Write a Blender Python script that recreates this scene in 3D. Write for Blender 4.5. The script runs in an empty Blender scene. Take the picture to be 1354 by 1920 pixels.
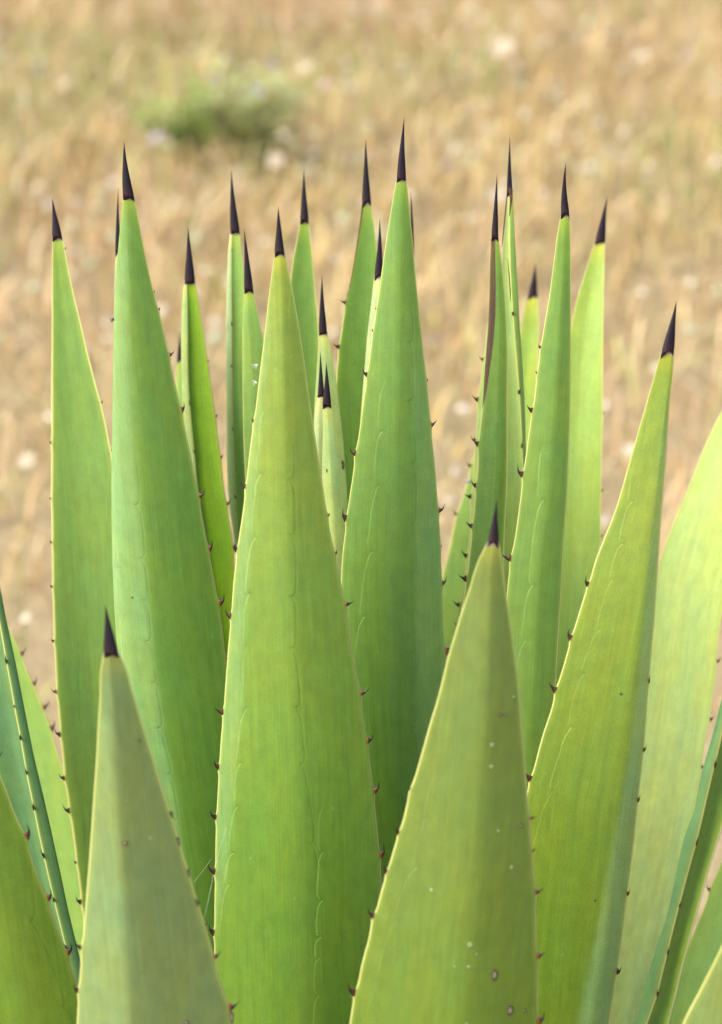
import bpy, math, random
import numpy as np
from mathutils import Vector, Matrix, Euler

random.seed(7)
rng = np.random.default_rng(7)
S = bpy.context.scene
COL = S.collection

# ------------------------------------------------------------------ camera
PITCH = math.radians(17.0)
CAM = np.array([0.0, -2.0, 1.35])
FH = 0.425                                   # frame height / distance
cam_d = bpy.data.cameras.new('camera')
cam = bpy.data.objects.new('camera', cam_d)
COL.objects.link(cam)
cam.location = CAM
cam.rotation_euler = (math.pi / 2 - PITCH, 0, 0)
cam_d.sensor_fit = 'VERTICAL'
cam_d.sensor_height = 36.0
cam_d.lens = 36.0 / FH
cam_d.clip_start = 0.05
cam_d.clip_end = 1000
cam_d.dof.use_dof = True
cam_d.dof.focus_distance = 1.95
cam_d.dof.aperture_fstop = 4.2
S.camera = cam
FWD = np.array([0, math.cos(PITCH), -math.sin(PITCH)])
UP = np.array([0, math.sin(PITCH), math.cos(PITCH)])
RT = np.array([1.0, 0, 0])

# ------------------------------------------------------------------ light
SUN_EL, SUN_AZ = math.radians(46), math.radians(-116)   # azimuth clockwise from +Y: from behind the camera's left shoulder
w = bpy.data.worlds.new('World')
S.world = w
w.use_nodes = True
wn = w.node_tree
bg = wn.nodes['Background']
sky = wn.nodes.new('ShaderNodeTexSky')
sky.sky_type = 'NISHITA'
sky.sun_disc = False
sky.sun_elevation = SUN_EL
sky.sun_rotation = SUN_AZ
sky.dust_density = 3.0
sky.air_density = 1.0
wn.links.new(sky.outputs[0], bg.inputs[0])
bg.inputs[1].default_value = 0.15
sd = bpy.data.lights.new('sun', 'SUN')
sun = bpy.data.objects.new('sun', sd)
COL.objects.link(sun)
sd.energy = 1.9
sd.angle = math.radians(30)
sd.color = (1.0, 0.95, 0.86)
sdir = Vector((math.sin(SUN_AZ) * math.cos(SUN_EL), math.cos(SUN_AZ) * math.cos(SUN_EL), math.sin(SUN_EL)))
sun.rotation_euler = sdir.to_track_quat('Z', 'Y').to_euler()
sun.location = sdir * 10
vs = S.view_settings
vs.view_transform = 'Standard'
vs.look = 'None'
vs.gamma = 1
vs.use_curve_mapping = False
vs.exposure = 0.82


def point_at(px, py, d):
    """photo pixel (1354 x 1920) and distance along the view axis -> world point"""
    px = np.asarray(px, float); py = np.asarray(py, float); d = np.asarray(d, float)
    x = (px - 677) / 1920 * FH * d
    y = -(py - 960) / 1920 * FH * d
    return CAM + d[..., None] * FWD + y[..., None] * UP + x[..., None] * RT


# ------------------------------------------------------------------ object helpers
def link(o, parent=None):
    COL.objects.link(o)
    if parent is not None:
        o.parent = parent
    return o


def tag(o, label=None, category=None, group=None, kind=None):
    if label: o['label'] = label
    if category: o['category'] = category
    if group: o['group'] = group
    if kind: o['kind'] = kind
    return o


def mesh_np(name, V, faces_flat, loop_tot, mat, smooth=True):
    me = bpy.data.meshes.new(name)
    V = np.asarray(V, np.float32)
    me.vertices.add(len(V)); me.vertices.foreach_set('co', V.ravel())
    faces_flat = np.asarray(faces_flat, np.int32)
    loop_tot = np.asarray(loop_tot, np.int32)
    me.loops.add(len(faces_flat)); me.loops.foreach_set('vertex_index', faces_flat)
    me.polygons.add(len(loop_tot))
    st = np.concatenate([[0], np.cumsum(loop_tot)[:-1]]).astype(np.int32)
    me.polygons.foreach_set('loop_start', st)
    me.update(calc_edges=True)
    me.validate()
    me.polygons.foreach_set('use_smooth', np.full(len(me.polygons), smooth))
    if mat: me.materials.append(mat)
    return me


def attr(me, name, data):
    a = me.attributes.new(name, 'FLOAT_VECTOR', 'POINT')
    a.data.foreach_set('vector', np.asarray(data, np.float32).ravel())


def grid_faces(nr, nc, closed):
    """quads of a (rows x cols) grid; columns wrap when closed"""
    cc = nc if closed else nc - 1
    r, c = np.meshgrid(np.arange(nr - 1), np.arange(cc), indexing='ij')
    a = r * nc + c; b = r * nc + (c + 1) % nc
    return np.stack([a, b, b + nc, a + nc], -1).reshape(-1, 4)


def pchip(xs, ys, x):
    xs = np.asarray(xs, float); ys = np.asarray(ys, float)
    if len(xs) == 2:
        return np.interp(x, xs, ys)
    h = np.diff(xs); dl = np.diff(ys) / h
    m = np.zeros(len(xs)); m[0] = dl[0]; m[-1] = dl[-1]
    for i in range(1, len(xs) - 1):       # slightly smoothed tangents, no overshoot needed on these outlines
        m[i] = (dl[i - 1] * h[i] + dl[i] * h[i - 1]) / (h[i] + h[i - 1])
    i = np.clip(np.searchsorted(xs, x) - 1, 0, len(xs) - 2)
    t = (x - xs[i]) / h[i]
    t = np.clip(t, 0, 1)
    return ((2*t**3 - 3*t**2 + 1) * ys[i] + (t**3 - 2*t**2 + t) * h[i] * m[i]
            + (-2*t**3 + 3*t**2) * ys[i+1] + (t**3 - t**2) * h[i] * m[i+1])


def smooth1(a, n=2):
    for _ in range(n):
        b = a.copy(); b[1:-1] = (a[:-2] + 2 * a[1:-1] + a[2:]) / 4; a = b
    return a


# ------------------------------------------------------------------ node helper
class N:
    def __init__(s, mat):
        mat.use_nodes = True
        s.t = mat.node_tree; s.p = s.t.nodes['Principled BSDF']
    def new(s, ty, **k):
        n = s.t.nodes.new(ty)
        for a, b in k.items(): setattr(n, a, b)
        return n
    def put(s, sock, v):
        if hasattr(v, 'is_linked') or isinstance(v, bpy.types.NodeSocket): s.t.links.new(v, sock)
        else: sock.default_value = v
    def m(s, op, a, b=None, c=None, clamp=False):
        n = s.new('ShaderNodeMath', operation=op, use_clamp=clamp)
        s.put(n.inputs[0], a)
        if b is not None: s.put(n.inputs[1], b)
        if c is not None: s.put(n.inputs[2], c)
        return n.outputs[0]
    def vmul(s, a, v):
        n = s.new('ShaderNodeVectorMath', operation='MULTIPLY'); s.put(n.inputs[0], a); s.put(n.inputs[1], v); return n.outputs[0]
    def vadd(s, a, v):
        n = s.new('ShaderNodeVectorMath', operation='ADD'); s.put(n.inputs[0], a); s.put(n.inputs[1], v); return n.outputs[0]
    def noise(s, vec, scale=1.0, detail=3.0, rough=0.5, out=0):
        n = s.new('ShaderNodeTexNoise'); s.put(n.inputs['Vector'], vec)
        n.inputs['Scale'].default_value = scale; n.inputs['Detail'].default_value = detail
        n.inputs['Roughness'].default_value = rough
        return n.outputs[out]
    def mr(s, v, a, b, c=0.0, d=1.0, smooth=False):
        n = s.new('ShaderNodeMapRange', clamp=True)
        if smooth: n.interpolation_type = 'SMOOTHSTEP'
        s.put(n.inputs[0], v)
        for i, x in enumerate((a, b, c, d)): s.put(n.inputs[i + 1], x)
        return n.outputs[0]
    def mix(s, f, a, b, mode='MIX'):
        n = s.new('ShaderNodeMix', data_type='RGBA', blend_type=mode, clamp_factor=True)
        s.put(n.inputs[0], f); s.put(n.inputs[6], a); s.put(n.inputs[7], b)
        return n.outputs[2]
    def at(s, name, ty='GEOMETRY'):
        n = s.new('ShaderNodeAttribute', attribute_name=name, attribute_type=ty)
        return n
    def sep(s, v):
        n = s.new('ShaderNodeSeparateXYZ'); s.put(n.inputs[0], v); return n.outputs
    def bump(s, h, strength, dist, prev=None):
        n = s.new('ShaderNodeBump'); s.put(n.inputs['Height'], h)
        n.inputs['Strength'].default_value = strength; n.inputs['Distance'].default_value = dist
        if prev: s.put(n.inputs['Normal'], prev)
        return n.outputs[0]


def newmat(name):
    return bpy.data.materials.new(name)


# ---- leaf
def leaf_material():
    mat = newmat('agave_leaf'); n = N(mat)
    pig = n.at('pigment').outputs['Vector']
    lc = n.at('leafco').outputs['Vector']
    X, Y, Z = n.sep(lc)                     # mm across, mm from the spine, mm from the margin
    rnd = n.new('ShaderNodeObjectInfo').outputs['Random']
    seed = n.vmul(n.new('ShaderNodeCombineXYZ').outputs[0], (0, 0, 0))
    sc = n.new('ShaderNodeCombineXYZ'); n.put(sc.inputs[2], n.m('MULTIPLY', rnd, 90.0)); sc = sc.outputs[0]
    xy = n.vmul(lc, (1, 1, 0))
    fine = n.noise(n.vadd(n.vmul(xy, (1.1, 0.012, 0)), sc), 1, 3, .6)
    mid = n.noise(n.vadd(n.vmul(xy, (.22, 0.006, 0)), sc), 1, 2, .5)
    broad = n.noise(n.vadd(n.vmul(xy, (.045, 0.014, 0)), sc), 1, 3, .55)
    grain = n.noise(n.vadd(n.vmul(xy, (1.6, 1.2, 0)), sc), 1, 2, .6)
    c = n.mix(n.mr(broad, .36, .66), n.mix(1.0, pig, (.93, 1.0, 1.10, 1), 'MULTIPLY'), n.mix(1.0, pig, (1.08, 1.01, .86, 1), 'MULTIPLY'))
    g = n.new('ShaderNodeCombineXYZ')
    k = n.m('MULTIPLY', n.mr(fine, .3, .7, .91, 1.09), n.mr(mid, .3, .7, .96, 1.04))
    k = n.m('MULTIPLY', k, n.mr(grain, .3, .7, .84, 1.16))
    cloud = n.noise(n.vadd(n.vmul(xy, (.11, .06, 0)), sc), 1, 4, .6)
    k = n.m('MULTIPLY', k, n.mr(cloud, .3, .7, .90, 1.10))
    for i in range(3): n.put(g.inputs[i], k)
    c = n.mix(1.0, c, g.outputs[0], 'MULTIPLY')
    # imprints left in the bud by the margins of the neighbouring leaves
    hgt = None
    for nm in ('imprint_a', 'imprint_b', 'imprint_c'):
        D, P, W = n.sep(n.at(nm).outputs['Vector'])
        t = n.m('FRACT', P)
        up = n.m('SUBTRACT', 1.0, n.m('EXPONENT', n.m('MULTIPLY', t, -9.0)))
        dn = n.m('SUBTRACT', 1.0, n.m('EXPONENT', n.m('MULTIPLY', n.m('SUBTRACT', t, 1.0), 26.0)))
        off = n.m('MULTIPLY', n.m('MULTIPLY', up, dn), 10.0)
        wob = n.m('MULTIPLY', n.m('SUBTRACT', n.noise(n.vadd(n.vmul(xy, (.03, .09, 0)), sc), 1, 2, .5), .5), 5.0)
        dd = n.m('ADD', n.m('SUBTRACT', D, off), wob)
        ln = n.m('EXPONENT', n.m('MULTIPLY', n.m('POWER', n.m('ABSOLUTE', n.m('DIVIDE', dd, 2.0)), 2.0), -1.0))
        dk = n.m('EXPONENT', n.m('MULTIPLY', n.m('POWER', n.m('ABSOLUTE', n.m('DIVIDE', n.m('ADD', dd, 3.2), 2.4)), 2.0), -1.0))
        patch = n.m('MULTIPLY', W, n.mr(n.noise(n.vadd(n.vmul(xy, (.02, .025, 0)), sc), 1, 2, .5), .30, .62, .35, 1.0))
        # a small notch where a tooth was pressed in
        nt = n.m('MULTIPLY', n.mr(t, .93, .98, smooth=True), n.m('EXPONENT', n.m('MULTIPLY', n.m('POWER', n.m('ABSOLUTE', n.m('DIVIDE', n.m('ADD', D, 0.0), 6.0)), 2.0), -1.0)))
        c = n.mix(n.m('MULTIPLY', n.m('MULTIPLY', ln, patch), .42), c, n.mix(1.0, c, (1.45, 1.35, 1.9, 1), 'MULTIPLY'))
        c = n.mix(n.m('MULTIPLY', n.m('MULTIPLY', n.m('MULTIPLY', n.mr(dd, -1.5, 1.5, 1, 0, True), n.mr(dd, -26.0, -1.0, 0, 1)), patch), .22), c, n.mix(1.0, c, (1.30, 1.22, 1.5, 1), 'MULTIPLY'))
        c = n.mix(n.m('MULTIPLY', n.m('MULTIPLY', dk, patch), .28), c, n.mix(1.0, c, (.62, .72, .62, 1), 'MULTIPLY'))
        c = n.mix(n.m('MULTIPLY', n.m('MULTIPLY', nt, patch), .40), c, n.mix(1.0, c, (.6, .66, .5, 1), 'MULTIPLY'))
        st = n.m('MULTIPLY', n.m('MULTIPLY', n.mr(dd, -2.0, 2.0, 0, 1, True), n.mr(dd, 2.0, 60.0, 1, 0)), patch)
        st = n.m('ADD', st, n.m('MULTIPLY', n.m('MULTIPLY', ln, patch), .5))
        hgt = st if hgt is None else n.m('ADD', hgt, st)
    MK = n.sep(n.at('mask').outputs['Vector'])   # dry, margin width mm, pale flecks
    # pale corky flecks
    vo = n.new('ShaderNodeTexVoronoi', feature='F1'); n.put(vo.inputs['Vector'], n.vadd(n.vmul(xy, (.055, .045, 0)), sc))
    vo.inputs['Scale'].default_value = 1.0
    vr = n.sep(vo.outputs['Color'])
    fl = n.m('MULTIPLY', n.mr(vo.outputs['Distance'], .045, .085, 1, 0, True), n.m('GREATER_THAN', vr[0], .62))
    fl = n.m('MULTIPLY', fl, MK[2])
    ring = n.m('MULTIPLY', n.mr(n.m('ABSOLUTE', n.m('SUBTRACT', vo.outputs['Distance'], .085)), .0, .03, 1, 0), n.m('GREATER_THAN', vr[0], .85))
    c = n.mix(n.m('MULTIPLY', fl, .7), c, (.42, .50, .24, 1))
    c = n.mix(n.m('MULTIPLY', n.m('MULTIPLY', ring, MK[2]), .45), c, (.09, .08, .03, 1))
    # young yellowish tissue below the spine
    c = n.mix(n.mr(Y, 0.0, 26.0, .75, 0, True), c, n.mix(1.0, c, (1.7, 1.28, .9, 1), 'MULTIPLY'))
    # dry tissue
    dn_ = n.noise(n.vadd(n.vmul(xy, (1.4, .03, 0)), sc), 1, 3, .6)
    dry = n.mix(n.mr(dn_, .35, .65), (.060, .024, .010, 1), (.14, .068, .030, 1))
    c = n.mix(MK[0], c, dry)
    # horny yellow margin
    mw = MK[1]
    mg = n.mr(Z, n.m('MULTIPLY', mw, .45), mw, 1, 0, True)
    soft = n.mr(Z, 0.0, n.m('MULTIPLY', mw, 3.6), .38, 0, True)
    ndry = n.m('SUBTRACT', 1.0, MK[0])
    c = n.mix(n.m('MULTIPLY', soft, ndry), c, (.36, .42, .06, 1))
    c = n.mix(n.m('MULTIPLY', n.m('MULTIPLY', mg, ndry), .85), c, (.60, .58, .20, 1))
    # violet rim under the spine
    vw = n.m('ADD', 4.0, n.m('MULTIPLY', n.m('SUBTRACT', n.noise(n.vmul(xy, (.5, 0, 0)), 1, 2, .5), .5), 3.0))
    c = n.mix(n.mr(Y, n.m('MULTIPLY', vw, .45), n.m('MULTIPLY', vw, 1.1), .9, 0, True), c, (.36, .25, .30, 1))
    n.put(n.p.inputs['Base Color'], c)
    n.put(n.p.inputs['Roughness'], n.mr(mid, .3, .7, .42, .56))
    n.p.inputs['Specular IOR Level'].default_value = .42
    n.p.inputs['Sheen Weight'].default_value = .15
    n.p.inputs['Sheen Roughness'].default_value = .42
    n.p.inputs['Sheen Tint'].default_value = (.70, .96, 1.0, 1)
    n.p.inputs['Subsurface Weight'].default_value = .3
    n.p.inputs['Subsurface Radius'].default_value = (.8, 1.0, .25)
    n.p.inputs['Subsurface Scale'].default_value = .006
    b = n.bump(hgt, .55, .0006)
    b = n.bump(fine, .25, .0005, b)
    b = n.bump(grain, .12, .0003, b)
    n.put(n.p.inputs['Normal'], b)
    return mat


def spine_material():
    mat = newmat('horny_spine'); n = N(mat)
    co = n.at('leafco').outputs['Vector']; X, Y, Z = n.sep(co)
    nz = n.noise(n.vmul(co, (1.5, .06, 0)), 1, 3, .6)
    c = n.mix(n.mr(nz, .3, .7), (.008, .005, .010, 1), (.018, .009, .015, 1))
    c = n.mix(n.m('MULTIPLY', n.mr(Y, 0, 12, 1, 0, True), n.mr(nz, .35, .7)), c, (.045, .011, .012, 1))
    n.put(n.p.inputs['Base Color'], c)
    n.put(n.p.inputs['Roughness'], n.mr(nz, .3, .7, .42, .62))
    n.p.inputs['Specular IOR Level'].default_value = .22
    n.put(n.p.inputs['Normal'], n.bump(nz, .5, .0003))
    return mat


def tooth_material():
    mat = newmat('horny_tooth'); n = N(mat)
    X, Y, Z = n.sep(n.at('leafco').outputs['Vector'])     # X = 0 at the root .. 1 at the point
    c = n.mix(n.mr(X, .02, .30, 0, 1, True), (.15, .030, .010, 1), (.020, .007, .007, 1))
    c = n.mix(n.mr(X, .0, .06, 0, 1, True), (.30, .12, .03, 1), c)
    n.put(n.p.inputs['Base Color'], c)
    n.p.inputs['Roughness'].default_value = .42
    return mat


def flat_mat(name, col, rough=.7, var=.25, scale=40):
    mat = newmat(name); n = N(mat)
    g = n.new('ShaderNodeTexCoord').outputs['Object']
    nz = n.noise(g, scale, 3, .6)
    a = tuple(x * (1 - var) for x in col) + (1,); b = tuple(min(1, x * (1 + var)) for x in col) + (1,)
    n.put(n.p.inputs['Base Color'], n.mix(n.mr(nz, .3, .7), a, b))
    n.p.inputs['Roughness'].default_value = rough
    return mat


LEAF = leaf_material(); SPINE = spine_material(); TOOTH = tooth_material()

# ------------------------------------------------------------------ terrain
def terrain(x, y):
    x = np.asarray(x, float); y = np.asarray(y, float)
    t = (y - 2.0)
    ramp = .5 * (t + np.sqrt(t * t + 1.0)) - .118
    return .12 * ramp + .02 * np.sin(x * 1.3 + 1) * np.sin(y * .9) + .035 * np.sin(x * .35 + y * .27)


def ground_hit(px, py, above=0.0):
    r = FWD - (py - 960) / 1920 * FH * UP + (px - 677) / 1920 * FH * RT
    t = 1.0
    for _ in range(4000):
        p = CAM + r * t
        if p[2] <= terrain(p[0], p[1]) + above: break
        t += .01
    return p[0], p[1], float(terrain(p[0], p[1]))


def build_ground():
    xs = np.concatenate([np.linspace(-300, -14, 24), np.linspace(-12, 12, 97), np.linspace(14, 300, 24)])
    ys = np.concatenate([np.linspace(-200, -8, 16), np.linspace(-6, 22, 113), np.linspace(25, 500, 30)])
    Y, X = np.meshgrid(ys, xs, indexing='ij')
    Z = terrain(X, Y) + .004 * rng.normal(size=X.shape)
    V = np.stack([X, Y, Z], -1).reshape(-1, 3)
    f = grid_faces(len(ys), len(xs), False)
    mat = newmat('dry_meadow_soil'); n = N(mat)
    g = n.new('ShaderNodeTexCoord').outputs['Object']
    a = n.noise(g, 1.1, 4, .6); b = n.noise(g, 14, 4, .65); c0 = n.noise(g, 60, 3, .6)
    c = n.mix(n.mr(a, .35, .65), (.40, .29, .15, 1), (.42, .33, .15, 1))
    c = n.mix(n.mr(b, .4, .7, 0, .7), c, (.48, .38, .20, 1))
    c = n.mix(n.mr(c0, .55, .75, 0, .6), c, (.26, .16, .10, 1))
    n.put(n.p.inputs['Base Color'], c); n.p.inputs['Roughness'].default_value = .95
    n.put(n.p.inputs['Normal'], n.bump(n.m('ADD', b, c0), .7, .02))
    o = bpy.data.objects.new('ground', mesh_np('ground', V, f.ravel(), np.full(len(f), 4), mat))
    link(o); tag(o, 'dry sandy meadow ground sloping up behind the agave', kind='structure')


PAL = np.array([[.55, .43, .18], [.64, .55, .32], [.53, .36, .15], [.52, .37, .21], [.31, .36, .10], [.32, .22, .10], [.46, .46, .17]])


def meadow_points(nn, ymin, ymax, hw=.36, extra=1.2):
    u = rng.random(nn)
    y = np.sqrt(ymin ** 2 + u * (ymax ** 2 - ymin ** 2))
    x = (rng.random(nn) * 2 - 1) * (hw * (y + 2) + extra)
    return x, y


def vnoise(x, y, s, seed):
    r = np.random.default_rng(seed); g = r.random((64, 64))
    X = x * s; Y = y * s
    xi = np.floor(X).astype(int); yi = np.floor(Y).astype(int); fx = X - xi; fy = Y - yi
    fx = fx * fx * (3 - 2 * fx); fy = fy * fy * (3 - 2 * fy)
    a = g[xi % 64, yi % 64]; b = g[(xi + 1) % 64, yi % 64]; c = g[xi % 64, (yi + 1) % 64]; d = g[(xi + 1) % 64, (yi + 1) % 64]
    return (a * (1 - fx) + b * fx) * (1 - fy) + (c * (1 - fx) + d * fx) * fy


def build_grass():
    nn = 150000
    x, y = meadow_points(nn, 1.1, 15)
    near = np.clip((y - .2) / 3.0, .45, 1)
    dens = vnoise(x, y, 1.6, 3)
    keep = (dens + rng.random(nn) * .8 > .38) & (rng.random(nn) < near + .3)
    x, y, near = x[keep], y[keep], near[keep]; nn = len(x)
    z = terrain(x, y)
    h = (.05 + .17 * rng.random(nn) ** 1.4) * (.55 + .45 * near)
    wd = (.0016 + .0036 * rng.random(nn))
    az = rng.random(nn) * 2 * math.pi
    bend = h * (.2 + 1.3 * rng.random(nn) ** 1.3)
    dx, dy = np.cos(az), np.sin(az)
    sx, sy = -dy * wd, dx * wd
    rows = []
    for t, wf in ((0, 1.0), (.45, .85), (.8, .55)):
        cx = x + dx * bend * t * t; cy = y + dy * bend * t * t; cz = z + h * t * (1 - .35 * t)
        rows += [np.stack([cx - sx * wf, cy - sy * wf, cz], -1), np.stack([cx + sx * wf, cy + sy * wf, cz], -1)]
    tipp = np.stack([x + dx * bend, y + dy * bend, z + h * .65], -1)
    V = np.stack(rows + [tipp], 1)
    base = np.arange(nn)[:, None] * 7
    q = np.concatenate([base + [0, 1, 3, 2], base + [2, 3, 5, 4]], 1).reshape(-1)
    t3 = (base + [4, 5, 6]).reshape(-1)
    # seed heads on a share of the stalks: slender double pyramids
    sh = rng.random(nn) < .46
    hx = tipp[sh]; ns = len(hx)
    big = rng.random(ns) < .03 + .24 * (vnoise(x[sh], y[sh], 5.0, 21) > .72)
    L = np.where(big, .014 + .018 * rng.random(ns), .008 + .014 * rng.random(ns)); W = np.where(big, .008 + .008 * rng.random(ns), .0022 + .003 * rng.random(ns))
    lean = np.stack([dx[sh] * .4, dy[sh] * .4, np.ones(ns)], -1)
    mid = hx + lean * (L * .45)[:, None]
    SV = np.stack([hx - lean * 0.002, mid + np.stack([W, 0 * W, 0 * W], -1), mid + np.stack([0 * W, W, 0 * W], -1),
                   mid - np.stack([W, 0 * W, 0 * W], -1), mid - np.stack([0 * W, W, 0 * W], -1), hx + lean * L[:, None]], 1)
    o0 = nn * 7; sb = o0 + np.arange(ns)[:, None] * 6
    tf = []
    for i in range(4):
        j = (i + 1) % 4
        tf.append(sb + [0, 1 + j, 1 + i]); tf.append(sb + [5, 1 + i, 1 + j])
    t4 = np.concatenate(tf, 1).reshape(-1)
    AV = np.concatenate([V.reshape(-1, 3), SV.reshape(-1, 3)])
    ff = np.concatenate([q, t3, t4]); lt = np.concatenate([np.full(nn * 2, 4), np.full(nn, 3), np.full(ns * 8, 3)])
    mat = newmat('dry_grass'); n = N(mat)
    n.put(n.p.inputs['Base Color'], n.at('pigment').outputs['Vector']); n.p.inputs['Roughness'].default_value = .75
    me = mesh_np('dry_grass', AV, ff, lt, mat, False)
    gn = vnoise(x, y, .9, 11); pn = vnoise(x, y, 1.3, 12)
    r = rng.random(nn)
    idx = np.where(r < .34, 0, np.where(r < .52, 1, np.where(r < .70, 2, np.where(r < .86, 3, np.where(r < .93, 6, 5)))))
    idx = np.where((gn > .60) & (rng.random(nn) < .42), 4, idx); idx = np.where(rng.random(nn) < .05, 4, idx)
    idx = np.where((pn > .62) & (rng.random(nn) < .35), 3, idx)
    pc = PAL[idx] * [1.25, 1.20, 1.16] * (.82 + .36 * rng.random((nn, 1))) * (.80 + .40 * vnoise(x, y, 7.0, 31))[:, None]
    sc = np.where(big[:, None], np.where((rng.random(ns) < .3)[:, None], [[.60, .66, .44]], [[.76, .68, .54]]), [[.62, .48, .29]]) * (.8 + .35 * rng.random((ns, 1)))
    attr(me, 'pigment', np.concatenate([np.repeat(pc, 7, 0), np.repeat(sc, 6, 0)]))
    o = link(bpy.data.objects.new('dry_grass', me))
    tag(o, 'tall dry straw grass with seed heads covering the meadow', kind='stuff')


# ---- wildflowers
def flower_meshes():
    pm = []
    for nm, col, centre in (('cream', (.56, .48, .35), (.62, .50, .28)), ('lilac', (.56, .46, .56), (.42, .35, .32))):
        petal_mat = flat_mat('petal_' + nm, col, .6, .1); cm = flat_mat('flower_eye_' + nm, centre, .7)
        V = []; F = []
        for k in range(11):
            a = k * 2 * math.pi / 11; tilt = .55 + .25 * (k % 2)
            ca, sa = math.cos(a), math.sin(a)
            b = len(V)
            for r_, w_, z_ in ((.003, .0018, 0), (.011, .0048, .006 * tilt), (.019, .0036, .010 * tilt), (.023, .0004, .009 * tilt)):
                V.append((ca * r_ - sa * w_, sa * r_ + ca * w_, z_)); V.append((ca * r_ + sa * w_, sa * r_ - ca * w_, z_ + .0006))
            for i in range(3): F.append((b + 2*i, b + 2*i + 1, b + 2*i + 3, b + 2*i + 2))
        me = bpy.data.meshes.new('petals_' + nm); me.from_pydata(V, [], F); me.materials.append(petal_mat)
        V2 = []; F2 = []
        for i in range(4):
            ph = i / 3 * math.pi / 2
            for j in range(8):
                a = j * math.pi / 4; V2.append((.006 * math.cos(ph) * math.cos(a), .006 * math.cos(ph) * math.sin(a), .005 * math.sin(ph)))
        F2 = [tuple(q) for q in grid_faces(4, 8, True)]
        m2 = bpy.data.meshes.new('eye_' + nm); m2.from_pydata(V2, [], F2); m2.materials.append(cm)
        pm.append((me, m2))
    sm = flat_mat('flower_stem', (.30, .30, .11), .7)
    V = []; F = []
    for i in range(5):
        t = i / 4
        for j in range(5):
            a = j * 2 * math.pi / 5; r_ = .0018 * (1 - .4 * t)
            V.append((.02 * t * t + r_ * math.cos(a) , r_ * math.sin(a), t))
    F = [tuple(q) for q in grid_faces(5, 5, True)]
    st = bpy.data.meshes.new('stem'); st.from_pydata(V, [], F); st.materials.append(sm)
    return pm, st


FLOWERS = [  # photo x, y, colour (0 cream, 1 lilac), size, label
    (968, 146, 0, 1.7, 'round cream flower head, brightest pale blob at upper right of the meadow'),
    (932, 96, 0, 1.9, 'broad cream flower head above the round bright one at upper right'),
    (862, 150, 0, 1.4, 'cream flower head left of the round bright one at upper right'),
    (864, 216, 1, 1.4, 'lilac flower below the row of cream heads at upper right'),
    (822, 314, 1, 1.6, 'lilac flower just right of the tallest leaf spine'),
    (1098, 322, 1, 1.2, 'pale lilac flower right of the spine with the bent tip'),
    (1178, 500, 1, 1.2, 'small pinkish lilac flower right of the bright yellow-green leaf tip'),
    (798, 640, 1, 1.1, 'lilac flower half hidden behind the right edge of the tallest leaf'),
    (599, 160, 1, 1.5, 'lilac flower in the middle of the meadow above the central leaf tips'),
    (575, 222, 1, 1.3, 'lilac flower right of the green weed clump'),
    (492, 124, 1, 1.5, 'lilac flower above the paler green weed clump'),
    (466, 172, 1, 1.5, 'lilac flower between the two green weed clumps'),
    (384, 152, 0, 1.2, 'cream flower above the darker green weed clump'),
    (280, 262, 1, 1.4, 'lilac flower left of and below the darker green weed clump'),
    (502, 306, 0, 1.2, 'tall cream flower head below the green weed clumps'),
    (352, 342, 0, 1.5, 'pinkish cream flower head above the leaf tip left of centre'),
    (16, 232, 0, 1.4, 'cream flower head at the left border of the meadow'),
    (52, 136, 0, 1.4, 'cream flower head highest at the left border'),
    (28, 868, 0, 1.3, 'large whitish flower head low beside the leftmost tall leaf'),
    (112, 160, 0, 1.3, 'cream flower head second from the left border near the top'),
    (646, 120, 0, 1.5, 'cream flower head right of the lilac flower in the upper middle'),
    (560, 132, 0, 1.4, 'cream flower head left of the lilac flower in the upper middle'),
    (1280, 106, 1, 1.3, 'lilac flower near the upper right corner'),
    (1190, 108, 0, 1.3, 'cream flower head left of the lilac one in the upper right corner'),
    (1040, 66, 0, 1.8, 'wide cream flower cluster near the top border right of centre'),
    (870, 390, 0, 1.6, 'cream flower head left of the spine with the brown streak below it'),
    (912, 372, 0, 1.3, 'cream flower head touching the spine with the brown streak below it'),
    (20, 1160, 0, 1.0, 'whitish flower head low behind the teal folded leaf at the left border'),
    (1160, 850, 0, 1.3, 'greyish cream flower head between the bright leaf and the yellow-edged one'),
    (1310, 346, 0, 1.2, 'cream flower head by the right border at mid height'),
]


def build_flowers():
    pm, st = flower_meshes()
    for (px, py, c, s, lab) in FLOWERS:
        hgt = .24 + .10 * random.random()
        X, Y, Z = ground_hit(px, py, hgt)
        r = link(bpy.data.objects.new('wildflower', None)); r.empty_display_size = .05
        r.location = (X, Y, Z)
        tag(r, lab, 'flower', 'cream flower heads in the dry meadow' if c == 0 else 'lilac flowers in the dry meadow')
        s = s * (.84 if c == 0 else .66) * math.dist((X, Y, Z), CAM) / 6.5
        a = link(bpy.data.objects.new('stem', st), r); a.scale = (1, 1, hgt)
        b = link(bpy.data.objects.new('petals', pm[c][0]), r); b.location = (.02, 0, hgt); b.scale = (s, s, s)
        b.rotation_euler = (.55 + .3 * random.random(), .3 * (random.random() - .5), random.random() * 6)
        e = link(bpy.data.objects.new('flower_eye', pm[c][1]), r); e.location = (.02, 0, hgt + .001); e.scale = (s, s, s)
        e.rotation_euler = b.rotation_euler


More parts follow.
